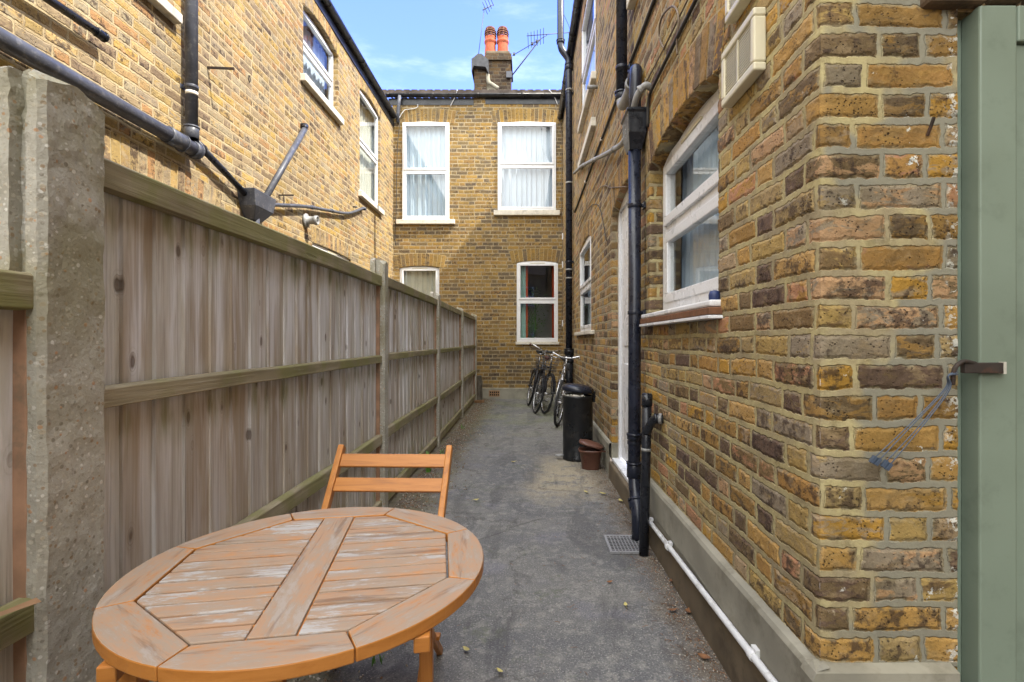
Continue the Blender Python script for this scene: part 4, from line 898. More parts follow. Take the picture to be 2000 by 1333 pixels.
def panel(y0, y1, top, rails, bot=.06, cap=True, tilt=0.):
    m = MB(); xb = FX - .052; y = y0; k = 0
    while y < y1 - .02:
        wd = random.uniform(.120, .150); ye = min(y + wd, y1); r = random.random(); t0 = random.uniform(-.002, .002)
        # feather edge board, thick on one side
        ny = 3; nz = 12; vs = []
        zb, zt = bot, top - .012 + random.uniform(-.004, .002)
        bow = random.uniform(-.004, .004)
        for j in range(nz + 1):
            z = zb + (zt - zb) * j / nz
            for i in range(ny + 1):
                q = i / ny; yy = y + (ye + .012 - y) * q; xx = xb - .010 + t0 + .010 * (1 - q) + bow * math.sin(math.pi * q) + mn.noise(Vector((y * 7, z * 1.5, k))) * .003
                vs.append((xx, yy, z))
        W = ny + 1
        m.sm = True
        m.add(vs, [(j * W + i, j * W + i + 1, (j + 1) * W + i + 1, (j + 1) * W + i) for j in range(nz) for i in range(ny)], r); m.sm = False
        m.add([(xb + t0, y, zb), (xb - .012, y, zb), (xb - .012, y, zt), (xb + t0, y, zt)], [(0, 1, 2, 3)], r)
        m.add([(xb - .012, y, zt), (xb - .014, ye, zt), (xb - .0, ye, zt), (xb + t0, y, zt)], [(0, 1, 2, 3)], r)
        y = ye; k += 1
    # back skin so the panel is not paper thin
    m.box((xb - .018, y0, bot), (xb - .013, y1, top - .02), .4)
    p = m.build('fence_panel', M['board'], FE)
    m = MB(); m.box((xb - .013, y1 - .026, bot), (xb + .020, y1 + .002, top - .01), .95); m.build('batten', M['batten'], p, bevel=.003)
    for (za, zb, h, wd) in rails:
        r = MB(); n = 14; v = []
        for i in range(n + 1):
            y = y0 + (y1 - y0) * i / n; z = za + (zb - za) * i / n + mn.noise(Vector((y * 1.4, za, 0))) * .006; e = mn.noise(Vector((y * 6, z, 1))) * .0025
            v += [(xb + .002, y, z), (xb + wd + e, y, z + .004), (xb + wd + e, y, z + h - .006), (xb + wd - .006, y, z + h), (xb + .002, y, z + h + .002)]
        r.add(v, [(5 * i + k, 5 * i + (k + 1) % 5, 5 * i + 5 + (k + 1) % 5, 5 * i + 5 + k) for i in range(n) for k in range(5)] + [(0, 1, 2, 3, 4), tuple(5 * n + k for k in range(5))], random.random())
        r.build('rail', M['rail'], p, bevel=.002)
panel(1.236, 3.715, 1.715, [(1.628, 1.643, .078, .034), (1.078, 1.085, .056, .034), (.495, .490, .075, .036), (.03, .03, .06, .034)])
panel(3.805, 6.02, 1.74, [(1.66, 1.655, .075, .034), (1.095, 1.09, .056, .034), (.51, .515, .075, .036), (.03, .03, .09, .036)])
panel(6.10, 8.26, 1.735, [(1.66, 1.655, .075, .034), (1.09, 1.09, .056, .034), (.51, .53, .075, .036), (.03, .05, .09, .036)])
panel(8.34, 10.46, 1.735, [(1.66, 1.655, .075, .034), (1.10, 1.10, .056, .034), (.55, .57, .075, .036), (.04, .06, .09, .036)])
panel(-1.30, 1.112, 1.40, [(1.315, 1.315, .080, .034), (.635, .630, .075, .036), (.03, .03, .06, .034)])
# split end of the near lower rail
m = MB(); m.add([(-1.04, 1.02, .712), (-1.0, .96, .728), (-.995, 1.05, .714), (-1.03, 1.075, .71), (-1.02, .9, .742)], [(0, 1, 2), (0, 2, 3), (0, 4, 1)]); m.build('splinter', M['offcut'], FE)

# ------------------------------------------------------------------ garden table (local coordinates, slats along x)
TZ = .74
TB = thing('garden_table', (-.491, 1.18, 0), 'round slatted wooden table with flaking orange varnish, by the near fence post', 'table', rz=R_(9.5), local=True)
Rr, Ro = .329, .390
oc = [(Rr * math.cos(R_(22.5 + 45 * k)), Rr * math.sin(R_(22.5 + 45 * k))) for k in range(8)]
for k in range(8):
    m = MB(); a0, a1 = 22.5 + 45 * k, 67.5 + 45 * k; g = .10
    p0, p1 = oc[k], oc[(k + 1) % 8]
    outer = [(Ro * math.cos(R_(a)), Ro * math.sin(R_(a))) for a in [a0 + g + (45 - 2 * g) * i / 10 for i in range(11)]]
    gi = .0012; mid = ((p0[0] + p1[0]) / 2, (p0[1] + p1[1]) / 2); ux = (p1[0] - p0[0], p1[1] - p0[1]); L = math.hypot(*ux); ux = (ux[0] / L, ux[1] / L)
    q0 = (p0[0] + ux[0] * gi + mid[0] * .006, p0[1] + ux[1] * gi + mid[1] * .006); q1 = (p1[0] - ux[0] * gi + mid[0] * .006, p1[1] - ux[1] * gi + mid[1] * .006)
    # build flat around its own mid axis so the grain follows the segment
    am = R_((a0 + a1) / 2); ca, sa = math.cos(-am + math.pi / 2), math.sin(-am + math.pi / 2)
    rot = lambda p: (p[0] * ca - p[1] * sa, p[0] * sa + p[1] * ca)
    poly = [rot(q) for q in [q0] + outer + [q1]]
    m.prism(poly, TZ - .026, TZ); o = m.build('rim_segment', M['rimx'], TB, bevel=.003); o.rotation_euler.z = am - math.pi / 2
    o.data.materials.append(M['varnish_x'])
    for f in o.data.polygons:
        if abs(f.normal.z) < .5: f.material_index = 1
ap = Rr * math.cos(R_(22.5)) - .003; hs = Rr * math.sin(R_(22.5)); xb_ = lambda y: ap if abs(y) < hs else ap - (abs(y) - hs)
for sgn in (-1, 1):
    m = MB(); ns = 12; st_ = 2 * ap / ns
    for i in range(ns):
        ya, yb = -ap + st_ * i + .0030, -ap + st_ * (i + 1) - .0030; x0 = .0435; ys = [ya] + [q for q in (-hs, hs) if ya < q < yb] + [yb]
        poly = [(x0, ya)] + [(xb_(q), q) for q in ys] + [(x0, yb)]; poly = [(x * sgn, y) for x, y in poly]
        m.prism(poly, TZ - .016, TZ - .0015 + random.uniform(-.0006, .0006))
    m.build('slats', M['slat'], TB, bevel=.0025)
m = MB(); m.prism([(x * .985, y * .985) for x, y in oc], TZ - .022, TZ - .0065); m.build('under_board', M['varnish_x'], TB)
m = MB(); m.prism([(-.040, -ap + .001), (.040, -ap + .001), (.040, ap - .001), (-.040, ap - .001)], TZ - .020, TZ - .0005); m.build('centre_board', M['centre'], TB, bevel=.002)
def leg(p, q, wx, wy):
    m = MB(); m.bar(p, q, wx, wy, up=(1, 0, 0)); return m.build('leg', M['varnish'], TB, bevel=.003)
for sx in (-1, 1):
    for sy in (-1, 1):
        leg((.255 * sx, .02 + .055 * sy * 1.0 if sx > 0 else .22 * sy, 0), (.255 * sx, .02 + .055 * sy if sx > 0 else .22 * sy, TZ - .03), .042, .030)
m = MB(); m.bar((.255, -.30, TZ - .042), (.255, .30, TZ - .042), .03, .03); m.bar((-.255, -.30, TZ - .042), (-.255, .30, TZ - .042), .03, .03); m.bar((-.30, 0, TZ - .045), (.30, 0, TZ - .045), .03, .03); m.build('apron', M['varnish_x'], TB, bevel=.003)
m = MB(); m.bar((-.255, .20, .18), (.255, .06, .18), .030, .022); m.build('stretcher', M['varnish_x'], TB, bevel=.003)

# ------------------------------------------------------------------ folding chair
CHR = thing('folding_chair', (-.545, 1.80, 0), 'orange varnished folding chair with two back slats, tucked behind the round table', 'chair', rz=R_(-1.5), local=True)
W = .222
def leanbar(nm, x, p, q, a=.026, b=.034):
    m = MB(); m.bar((x, p[0], p[1]), (x, q[0], q[1]), a, b, up=(1, 0, 0)); return m.build(nm, M['varnish'], CHR, bevel=.004)
for sx in (-1, 1):
    leanbar('back_leg' if 0 else 'leg', sx * W, (-.34, 0.0), (.30, .815), .034, .024)
    leanbar('leg', sx * (W - .032), (.26, 0.0), (-.20, .45), .030, .022)
yz = lambda z: -.34 + .64 * z / .815
for z in (.765, .685):
    m = MB(); m.bar((-W + .01, yz(z), z), (W - .01, yz(z), z), .013, .056, up=(0, .62, .78)); s_ = m.build('back_slat', M['varnish_x'], CHR, bevel=.003)
    s_.data.update()
m = MB()
for i in range(6): y = -.22 + i * .062; m.box((-W + .04, y, .435), (W - .04, y + .052, .452))
m.build('seat', M['varnish_x'], CHR, bevel=.003)
m = MB(); m.box((-W + .03, -.22, .413), (-W + .055, .15, .434)); m.box((W - .055, -.22, .413), (W - .03, .15, .434)); m.build('seat_frame', M['varnish'], CHR, bevel=.002)
for y, z in ((-.22, .15), (.15, .125)):
    m = MB(); m.bar((-W + .01, y, z), (W - .01, y, z), .030, .016); m.build('stretcher', M['varnish_x'], CHR, bevel=.003)

# ------------------------------------------------------------------ bin and caddy
BN = thing('pedal_bin', (.537, 5.40, 0), 'tall black cylindrical pedal bin with its domed lid slightly open', 'bin', local=True)
m = MB(); m.lathe([(0, 0), (.155, 0), (.160, .006), (.160, .03), (.157, .035), (.157, .64), (.162, .648), (.162, .668), (.155, .672), (.150, .66), (.150, .1), (0, .1)], n=56); m.build('body', M['bin'], BN)
T4 = Matrix.Translation((.165, 0, .700)) @ Matrix.Rotation(R_(7), 4, 'Y') @ Matrix.Translation((-.165, 0, 0))
m = MB(); m.lathe([(0, .0), (.150, 0), (.166, -.012), (.170, .0), (.170, .018), (.160, .040), (.120, .062), (.112, .060), (.06, .068), (0, .070)], n=56, M4=T4); m.build('lid', M['lid'], BN)
m = MB(); m.box((.150, -.035, .60), (.182, .035, .715)); m.tube([(.178, -.03, .66), (.178, .03, .66)], .012, 10); m.build('hinge', M['bin'], BN, bevel=.004)
m = MB(); m.lathe([(0, .0), (.028, 0), (.034, .008), (.030, .018), (0, .02)], (-.195, -.03, .035), n=20, sx=1.3); m.bar((-.15, -.02, .025), (-.19, -.03, .04), .02, .008); m.build('pedal', M['waste_grey'], BN)
m = MB(); m.sm = True; n = 24
vs = []
for k in range(4):
    for i in range(n): a = 2 * math.pi * i / n; r = .150 + .008 * (k == 2) + mn.noise(Vector((math.cos(a) * 3, math.sin(a) * 3, k))) * .012; vs.append((r * math.cos(a), r * math.sin(a), .63 + (.0, .045, .062 + .02 * mn.noise(Vector((a * 2, 1, 1))), .05)[k] * (1 if math.cos(a) < .3 else .4)))
m.add(vs, [(k * n + i, k * n + (i + 1) % n, (k + 1) * n + (i + 1) % n, (k + 1) * n + i) for k in range(3) for i in range(n)])
tag(m.build('bin_bag', M['bag'], BN))
CD = thing('food_caddy', (.622, 4.99, 0), 'small brown plastic food waste caddy with a half-open lid, in front of the black bin', 'caddy', local=True, rz=R_(-6))
def rr(w_, d_, r, z, n=5): return [(sx * (w_ - r) + r * math.cos(R_(a0 + 90 * i / n)), sy * (d_ - r) + r * math.sin(R_(a0 + 90 * i / n)), z) for sx, sy, a0 in ((1, 1, 0), (-1, 1, 90), (-1, -1, 180), (1, -1, 270)) for i in range(n + 1)]
def loft(mb, rings):
    n = len(rings[0]); mb.sm = True; mb.add([p for r in rings for p in r], [(k * n + i, k * n + (i + 1) % n, (k + 1) * n + (i + 1) % n, (k + 1) * n + i) for k in range(len(rings) - 1) for i in range(n)]); mb.sm = False
    b = len(mb.v) - n * len(rings); mb.f += [tuple(b + i for i in range(n))[::-1]]; mb.smooth += [False]
m = MB(); loft(m, [rr(.082, .073, .055, 0), rr(.086, .077, .058, .01), rr(.106, .094, .068, .165), rr(.116, .104, .075, .172), rr(.118, .106, .077, .19), rr(.111, .098, .07, .192), rr(.102, .090, .064, .16), rr(.080, .071, .05, .02)]); m.f.append(tuple(len(m.v) - 24 + i for i in range(24))); m.smooth.append(False); m.build('body', M['caddy'], CD)
TL = Matrix.Translation((.115, 0, .205)) @ Matrix.Rotation(R_(15), 4, 'Y') @ Matrix.Translation((-.115, 0, 0))
m = MB(); loft(m, [rr(.118, .105, .076, -.008), rr(.121, .108, .078, 0), rr(.116, .103, .074, .014), rr(.07, .06, .05, .028), rr(.02, .02, .015, .031)]); m.f.append(tuple(len(m.v) - 24 + i for i in range(24))); m.smooth.append(False)
m.v = [tuple(TL @ Vector(v)) for v in m.v]; m.build('lid', M['caddy'], CD)
m = MB(); m.tube(curve([(.112, -.09, .19), (.145, -.06, .18), (.15, 0, .175), (.145, .06, .18), (.112, .09, .19)], 4), .006, 8); m.build('handle', M['caddy'], CD)
m = MB()
for k in range(5): m.box((-.068 + .004 * (k % 2), -.0925 + k * .0016 - .0015, .130 - k * .018), (-.040 - .006 * (k % 3), -.088 + k * .0016 - .0045, .138 - k * .018))
m.build('worn_print', M['leather'], CD)

# ------------------------------------------------------------------ bicycles (local: front wheel towards -y, ground at z=0)
def wheel(cy, r=.335, steer=0):
    w_ = MB(); c = Vector((0, cy, r + .0))
    ring = [(0, cy + r * math.cos(a), r + .018 + r * math.sin(a)) for a in [2 * math.pi * i / 40 for i in range(40)]]
    w_.tube(ring, .020, 8, closed=True); return w_, ring
def bicycle(loc, rz, lean, steer, label, frame, tyre, saddle, gripm, bars='sweep', basket=False, fender=True, H=1.0, stem=None):
    o = thing('bicycle', loc, label, 'bicycle', 'bicycles leaning by the corner drainpipe', local=True); o.rotation_euler = (0, lean, rz)
    r = .325
    def wh(cy, ang):
        Mx = Matrix.Translation((0, cy, 0)) @ Matrix.Rotation(ang, 4, 'Z')
        cyl = lambda rad, x=0, n=40: [Mx @ Vector((x, rad * math.cos(2 * math.pi * i / n), r + .02 + rad * math.sin(2 * math.pi * i / n))) for i in range(n)]
        e = bpy.data.objects.new('wheel', None); C.objects.link(e); e.parent = o; e.empty_display_size = .1
        m = MB(); m.tube(cyl(r), .020, 8, closed=True); m.build('tyre', tyre, e)
        m = MB(); m.tube(cyl(r - .026), .009, 6, closed=True); m.build('rim', M['chrome'], e)
        m = MB()
        for i in range(28):
            a = 2 * math.pi * i / 28; b = a + (.5 if i % 2 else -.5); sx = .03 if i % 4 < 2 else -.03
            m.tube([Mx @ Vector((sx, .022 * math.cos(b), r + .02 + .022 * math.sin(b))), Mx @ Vector((0, (r - .03) * math.cos(a), r + .02 + (r - .03) * math.sin(a)))], .0013, 3)
        m.tube([Mx @ Vector((-.05, 0, r + .02)), Mx @ Vector((.05, 0, r + .02))], .016, 10); m.build('spokes', M['chrome'], e)
        if fender:
            m = MB(); n = 22
            for i in range(n):
                a0, a1 = [R_(20 + 150 * (i + k) / n) for k in (0, 1)]
                q = lambda a, x: Mx @ Vector((x, (r + .032) * math.cos(a), r + .02 + (r + .032) * math.sin(a)))
                m.add([q(a0, -.026), q(a0, .026), q(a1, .026), q(a1, -.026)], [(0, 1, 2, 3)])
                m.add([q(a0, -.026) - Vector((0, 0, .002)), q(a0, .026) - Vector((0, 0, .002)), q(a1, .026) - Vector((0, 0, .002)), q(a1, -.026) - Vector((0, 0, .002))], [(0, 1, 2, 3)])
            m.build('mudguard', frame, e)
    wh(0, steer); wh(1.04, 0)
    hc = (0, 0, r + .02); rc = (0, 1.04, r + .02); bb = (0, .60, .29); st = (0, .76, .80); ht = (0, .20, .86); hb = (0, .155, .68)
    m = MB(); m.tube([bb, st], .016, 10); m.tube([bb, hb], .018, 10); m.tube([(0, .74, .74), (0, .185, .80)], .015, 10); m.tube([ht, hb], .019, 10)
    for sx in (-1, 1): m.tube([(sx * .018, .62, .29), (sx * .05, 1.04, r + .02)], .009, 8); m.tube([(sx * .012, .75, .76), (sx * .05, 1.04, r + .02)], .008, 8)
    m.tube([(-.035, .60, .29), (.035, .60, .29)], .022, 12); m.build('frame', frame, o)
    S = Matrix.Translation((0, .17, 0)) @ Matrix.Rotation(steer, 4, 'Z') @ Matrix.Translation((0, -.17, 0)); P = lambda *a: S @ Vector(a)
    m = MB(); 
    for sx in (-1, 1): m.tube([P(sx * .05, 0, r + .02), P(sx * .046, .06, .48), P(sx * .04, .14, .665)], .011, 8)
    m.tube([P(-.045, .14, .67), P(.045, .14, .67)], .014, 8); m.build('fork', M['chrome'] if frame is M['chrome'] else frame, o)
    hz = .98 * H
    m = MB(); m.tube([P(0, .19, .84), P(0, .225, hz)], .012, 8); m.tube([P(0, .225, hz), P(0, .15, hz + .01)], .013, 8)
    if bars == 'sweep': hp_ = [(-.27, .36, hz + .06), (-.27, .26, hz + .07), (-.22, .17, hz + .06), (-.08, .13, hz + .01), (0, .15, hz), (.08, .13, hz + .01), (.22, .17, hz + .06), (.27, .26, hz + .07), (.27, .36, hz + .06)]
    else: hp_ = [(-.31, .17, hz + .05), (-.20, .14, hz + .045), (-.08, .13, hz + .005), (0, .15, hz), (.08, .13, hz + .005), (.20, .14, hz + .045), (.31, .17, hz + .05)]
    hp_ = [P(*p) for p in hp_]; m.tube(curve(hp_, 5), .011, 8); hbr = m.build('handlebar', M['chrome'] , o)
    for a, b in ((hp_[0], hp_[1]), (hp_[-1], hp_[-2])): m = MB(); m.tube([a, a + (b - a).normalized() * .11], .017, 10); m.build('grip', gripm, hbr)
    for s_ in (1, -2): p = hp_[s_]; m = MB(); m.tube([p, p + Vector((0, -.05, -.03)), p + Vector((0, -.02, -.05)) + (hp_[0 if s_ == 1 else -1] - p) * .8], .005, 6); m.build('brake_lever', M['chrome'], hbr)
    m = MB(); m.tube([st, (0, .80, .93 * H)], .013, 8); m.build('seat_post', M['chrome'], o)
    sz = .95 * H; m = MB(); loft(m, [[(w_ * math.cos(a), .80 + (.13 * math.sin(a)) if False else .79 + .14 * math.sin(a), z + .01 * math.sin(a)) if False else ((w_ * (.42 + .58 * (1 + math.sin(a)) / 2) * math.cos(a)), .78 + .14 * math.sin(a), z + .012 * math.sin(a)) for a in [2 * math.pi * i / 20 for i in range(20)]] for w_, z in ((.06, sz - .035), (.105, sz - .02), (.11, sz + .0), (.09, sz + .014), (.04, sz + .02))])
    m.f.append(tuple(len(m.v) - 20 + i for i in range(20))); m.smooth.append(True); m.build('saddle', saddle, o)
    m = MB(); m.lathe([(.0, -.004), (.09, -.004), (.095, 0), (.09, .004), (0, .004)], n=28, M4=Matrix.Translation((-.045, .60, .29)) @ Matrix.Rotation(R_(90), 4, 'Y')); m.tube([(-.055, .60, .29), (-.06, .60 - .10, .29 + .13)], .009, 6); m.tube([(.055, .60, .29), (.06, .60 + .10, .29 - .13)], .009, 6); ck_ = m.build('crankset', M['chrome'], o)
    for sx, y, z in ((-1, .50, .42), (1, .70, .16)): m = MB(); m.box((sx * .07, y - .045, z - .011), (sx * .15, y + .045, z + .011)); m.build('pedal', M['rubber'], ck_, bevel=.004)
    m = MB(); m.tube([(-.045, .60, .382), (-.045, 1.04, r + .055)], .005, 5); m.tube([(-.045, .60, .198), (-.045, 1.04, r - .015)], .005, 5); m.build('chain', M['iron'], o)
    m = MB(); [m.tube([P(sx, .14, hz + .03), P(sx * .5, .02, hz - .04), P(0, .12, .80), P(sx * .3, .10, .70)], .0035, 5) for sx in (-.1, .1)]; m.build('brake_cable', M['cable'], o)
    m = MB(); m.tube([(-.05, 1.26, .72), (-.05, .86, .71), (.05, .86, .71), (.05, 1.26, .72)], .005, 6, closed=True)
    for sx in (-1, 1): m.tube([(sx * .05, 1.2, .72), (sx * .05, 1.04, r + .03)], .005, 5)
    for k in range(3): m.tube([(-.05, .95 + k * .1, .715), (.05, .95 + k * .1, .715)], .004, 5)
    m.build('rear_rack', M['bike_black'], o)
    if basket:
        m = MB(); y0, z0 = -.17, .78
        for k in range(5):
            z = z0 + .05 * k; e = .11 + .012 * k; m.tube([P(-e - .03, y0 - e + .1, z), P(e + .03, y0 - e + .1, z), P(e + .03, y0 + e + .1, z), P(-e - .03, y0 + e + .1, z)], .0028, 4, closed=True)
        for i in range(7):
            for j in (-1, 1): q = -1 + i / 3; m.tube([P(.14 * q, y0 + .1 + .11 * j, z0), P(.188 * q, y0 + .1 + .158 * j, z0 + .2)], .002, 4); m.tube([P(.14 * j, y0 + .1 + .11 * q, z0), P(.188 * j, y0 + .1 + .158 * q, z0 + .2)], .002, 4)
        m.build('basket', M['wire'], o)
    return o
bicycle((.44, 7.45, 0), R_(-3), R_(8), R_(-12), 'silver framed bicycle with upright chrome handlebars, nearest the black bin', M['chrome'], M['rubber'], M['leather_black'], M['rubber'], bars='flat', fender=False, H=1.02)
bicycle((.285, 8.72, 0), R_(7), R_(11), R_(6), 'black bicycle with a brown saddle, in the middle between two others', M['bike_black'], M['rubber'], M['leather'], M['rubber'], bars='flat')
bicycle((.13, 8.75, 0), R_(6), R_(12), R_(4), 'black bicycle with brown grips and a wire basket, farthest from the right wall', M['bike_black'], M['rubber'], M['leather_black'], M['grip'], bars='sweep', basket=True, H=1.10)

# ------------------------------------------------------------------ small things
DG = thing('drain_grate', (.59, 3.115, 0), 'square metal drain grate set in the yard at the foot of the black pipes', 'drain')
m = MB(); X0, X1, Y0, Y1 = .486, .700, 2.99, 3.25; z = .016
m.box((X0, Y0, .0), (X1, Y0 + .016, z)); m.box((X0, Y1 - .016, .0), (X1, Y1, z)); m.box((X0, Y0 + .016, .0), (X0 + .016, Y1 - .016, z)); m.box((X1 - .016, Y0 + .016, .0), (X1, Y1 - .016, z)); m.build('frame', M['grate'], DG, bevel=.002)
m = MB()
for i in range(1, 9): x = X0 + .016 + (X1 - X0 - .032) * i / 9; m.box((x - .0024, Y0 + .016, .0112), (x + .0024, Y1 - .016, .0138))
for i in range(1, 10): y = Y0 + .016 + (Y1 - Y0 - .032) * i / 10; m.box((X0 + .016, y - .0024, .0108), (X1 - .016, y + .0024, .0134))
m.build('grid', M['grate'], DG)
m = MB(); m.box((X0 + .01, Y0 + .01, .000), (X1 - .01, Y1 - .01, .002)); m.build('drain_hole', M['pit'], DG)
CT = thing('cable_ties', (1.097, 1.31, 1.15), 'bundle of dark blue-grey cable ties hanging from the rusty hasp by the green door', 'cable ties')
for k, (ex, ez, l) in enumerate(((.905, .935, 0), (.918, .930, 0), (.932, .925, 1), (.925, .915, 1))):
    tz = lambda px, py: ((px - 1029) * 1.315 / 1000, 1.317 - .004 * k, EYE - (py - 665) * 1.315 / 1000)
    px, py = ((1706, 898), (1713, 902), (1724, 905), (1730, 910))[k]
    m = MB(); a = [tz(1872 - k * 2, 722 + k * 3), tz(1852 - k * 2, 735), tz(1846 + k, 760), tz(1783 + (0, 3, 15, 18)[k], 825), tz(px, py)]; m.tube(curve(a, 6), .0015, 6)
    h = Vector(tz(px, py)); m.bar(h + Vector((.006, 0, .008)), h - Vector((.006, 0, .008)), .010, .008); m.build('cable_tie', M['tie'], CT)
o = MB(); o.lathe([(0, 0), (.018, 0), (.022, .01), (.023, .035), (.018, .05), (0, .055)], (XR - .016, 2.072, 1.398), n=20); tag(o.build('plastic_cap', M['blue'], None), 'small dark blue plastic cap on the end of the nearest window sill', 'cap')
# stone and timber scrap by the fence end
m = MB(); v = []
for k in range(7):
    for i in range(10): a = i * .628; rad = (.07 - .02 * (k / 6)) * (1 + .25 * mn.noise(Vector((math.cos(a), math.sin(a), k * .7)) * 1.5)); v.append((PX(938) + rad * 1.1 * math.cos(a), 10.75 + rad * 1.6 * math.sin(a), k * .085))
m.add(v, [(k * 10 + i, k * 10 + (i + 1) % 10, k * 10 + 10 + (i + 1) % 10, k * 10 + 10 + i) for k in range(6) for i in range(10)] + [tuple(60 + i for i in range(10))]); tag(m.build('stone', M['stone']), 'dark upright stone in the corner between the last fence post and the end wall', 'stone')
m = MB(); m.bar((-1.02, 10.2, .03), (-.86, 10.05, .05), .07, .05); tag(m.build('timber_offcut', M['offcut'], None, bevel=.004), 'short pale timber offcut lying at the foot of the last fence post', 'wood')
# plant added behind the lower far window, stands in for foliage reflected there
HP = thing('reflection_plant', (PX(1042), YF + .55, 0), 'leafy green plant added behind the lower window of the end wall, standing in for reflected foliage', 'plant', local=True)
m = MB(); m.lathe([(0, 1.0), (.12, 1.0), (.16, 1.24), (.15, 1.25), (0, 1.22)], n=20); m.build('plant_pot', M['terracotta'], HP)
m = MB(); [m.tube(curve([(0, 0, 1.2), (random.uniform(-.1, .1), random.uniform(-.1, .1), 1.6), (random.uniform(-.2, .2), random.uniform(-.1, .1), random.uniform(1.8, 2.3))], 4), .006, 5) for k in range(9)]; m.build('stems', M['plant'], HP)
m = MB()
for k in range(420):
    z = random.uniform(1.22, 2.45); s_ = .24 * math.sin(math.pi * min(1, (z - 1.1) / 1.5)) + .05; p = Vector((random.gauss(0, s_ * .6), random.gauss(0, s_ * .5), z)); d = Vector((random.gauss(0, 1), random.gauss(0, 1), random.uniform(-.6, .5))).normalized(); u = d.cross(Vector((0, 0, 1))).normalized(); L = random.uniform(.04, .08)
    m.add([p, p + d * L * .5 + u * L * .28, p + d * L - Vector((0, 0, .01)), p + d * L * .5 - u * L * .28], [(0, 1, 2, 3)])
m.build('leaves', M['plant'], HP)
# spiky weeds along the foot of the fence
def weed(x, y, h, n, label):
    m = MB()
    for k in range(n):
        a = random.uniform(0, 6.28); l = h * random.uniform(.55, 1.05); o_ = random.uniform(.15, .5) * l; pts = [Vector((x + random.uniform(-.02, .02), y + random.uniform(-.02, .02), 0))]
        w0 = .010 * h / .2; side = Vector((-math.sin(a), math.cos(a), 0)); base = pts[0]; vs = []
        for j in range(5): q = j / 4; c = base + Vector((math.cos(a) * o_ * q * q, math.sin(a) * o_ * q * q, l * (q - .15 * q * q))); ww = w0 * (1 - q) ** .7 * (.6 + q) + .0006; vs += [c - side * ww, c + side * ww]
        m.add(vs, [(2 * j, 2 * j + 1, 2 * j + 3, 2 * j + 2) for j in range(4)])
    o = m.build('weed', M['plant'], None); return tag(o, label, 'plant', 'weeds at the foot of the fence')
weed(-.935, 4.85, .24, 13, 'tallest spiky green weed, standing against the second fence panel')
weed(-.93, 5.6, .08, 9, 'small green weed just before the third fence post from the table')
weed(-.90, 7.2, .08, 9, 'small green weed at the foot of the third fence panel')
weed(-.58, 1.98, .05, 9, 'small green weed on the ground under the folding chair')
weed(-.86, 3.1, .05, 8, 'low green weed in the gravel beside the chair back')
# fallen leaves, each one its own object
LM = [('dry curled leaf near the drain grate', 1178, 968, .030, 'leaf'), ('yellow dry leaf beside the step below the door', 1212, 982, .028, 'leaf'), ('pale green leaf on the concrete just right of the table edge', 911, 1275, .018, 'leaf'),
      ('round pale leaf nearest the bottom edge of the picture', 976, 1318, .016, 'leaf'), ('yellow leaf right of the chair back', 930, 980, .024, 'leaf'), ('pale leaf left of the drain grate', 1145, 965, .026, 'leaf'),
      ('brown leaf close to the plinth below the white pipe', 1345, 1200, .026, 'leaf_brown'), ('dark brown leaf on the concrete right of the yard centre', 1313, 1198, .022, 'leaf_brown'), ('brown curled leaf midway between grate and picture bottom', 1190, 1142, .016, 'leaf_brown'),
      ('reddish leaf against the plinth foot', 1312, 1140, .022, 'leaf_brown'), ('yellow leaf far up the yard before the bicycles', 1003, 905, .03, 'leaf'), ('cream leaf right of the table on bare concrete', 1222, 1187, .016, 'leaf'), ('brown leaf near the lower right plinth corner', 1375, 1290, .024, 'leaf_brown')]
for lab, px, py, s_, mt in LM:
    Y = EYE * 1000 / (py - 665); x = (px - 1029) * Y / 1000; m = MB(); a = random.uniform(0, 6.28); n = 8; vs = []
    for j in range(n + 1):
        q = j / n; c = Vector(((q - .5) * 2 * s_, 0, .004 + .35 * s_ * (q - .5) ** 2 * 4)); ww = s_ * .55 * math.sin(math.pi * min(1, q * .95 + .03)) ** .8
        vs += [c + Vector((0, -ww, .35 * ww)), c, c + Vector((0, ww, .35 * ww))]
    rot = Matrix.Translation((x, Y, .008)) @ Matrix.Rotation(a, 4, 'Z') @ Matrix.Rotation(random.uniform(-.2, .2), 4, 'X')
    m.sm = True; m.add([rot @ v for v in vs], [(3 * j + k, 3 * j + k + 1, 3 * j + 4 + k, 3 * j + 3 + k) for j in range(n) for k in (0, 1)]); m.sm = False
    st_ = rot @ Vector((s_, 0, .004 + .35 * s_)); m.tube([st_, rot @ Vector((s_ * 1.5, .2 * s_, .002))], .0008, 4)
    tag(m.build('fallen_leaf', M[mt], None), lab, 'leaf', 'fallen leaves on the concrete')
# loose gravel along the fence and grit along the plinth: nobody could count it
def rock(m, x, y, z, s_, r):
    v = [Vector(q) for q in ((1, 0, 0), (-1, 0, 0), (0, 1, 0), (0, -1, 0), (0, 0, 1), (0, 0, -1))]; ro = Matrix.Rotation(random.uniform(0, 6.28), 3, Vector((random.random(), random.random(), random.random() + .1)))
    v = [ro @ Vector((q.x * s_ * random.uniform(.7, 1.2), q.y * s_ * random.uniform(.6, 1.1), q.z * s_ * .65)) + Vector((x, y, z)) for q in v]
    m.add(v, [(0, 2, 4), (2, 1, 4), (1, 3, 4), (3, 0, 4), (2, 0, 5), (1, 2, 5), (3, 1, 5), (0, 3, 5)], r)
m = MB()
for k in range(9000):
    y = 1.0 + 9.8 * random.random() ** 1.4; e = .16 + .10 * mn.noise(Vector((y * 1.7, 0, 0))); x = -1.0 + abs(random.gauss(0, 1)) * e
    if x > -.45: continue
    s_ = random.uniform(.0025, .008) * (1 + .3 * (random.random() < .1)); rock(m, x, y, gz(x, y) + s_ * .4, s_, random.random())
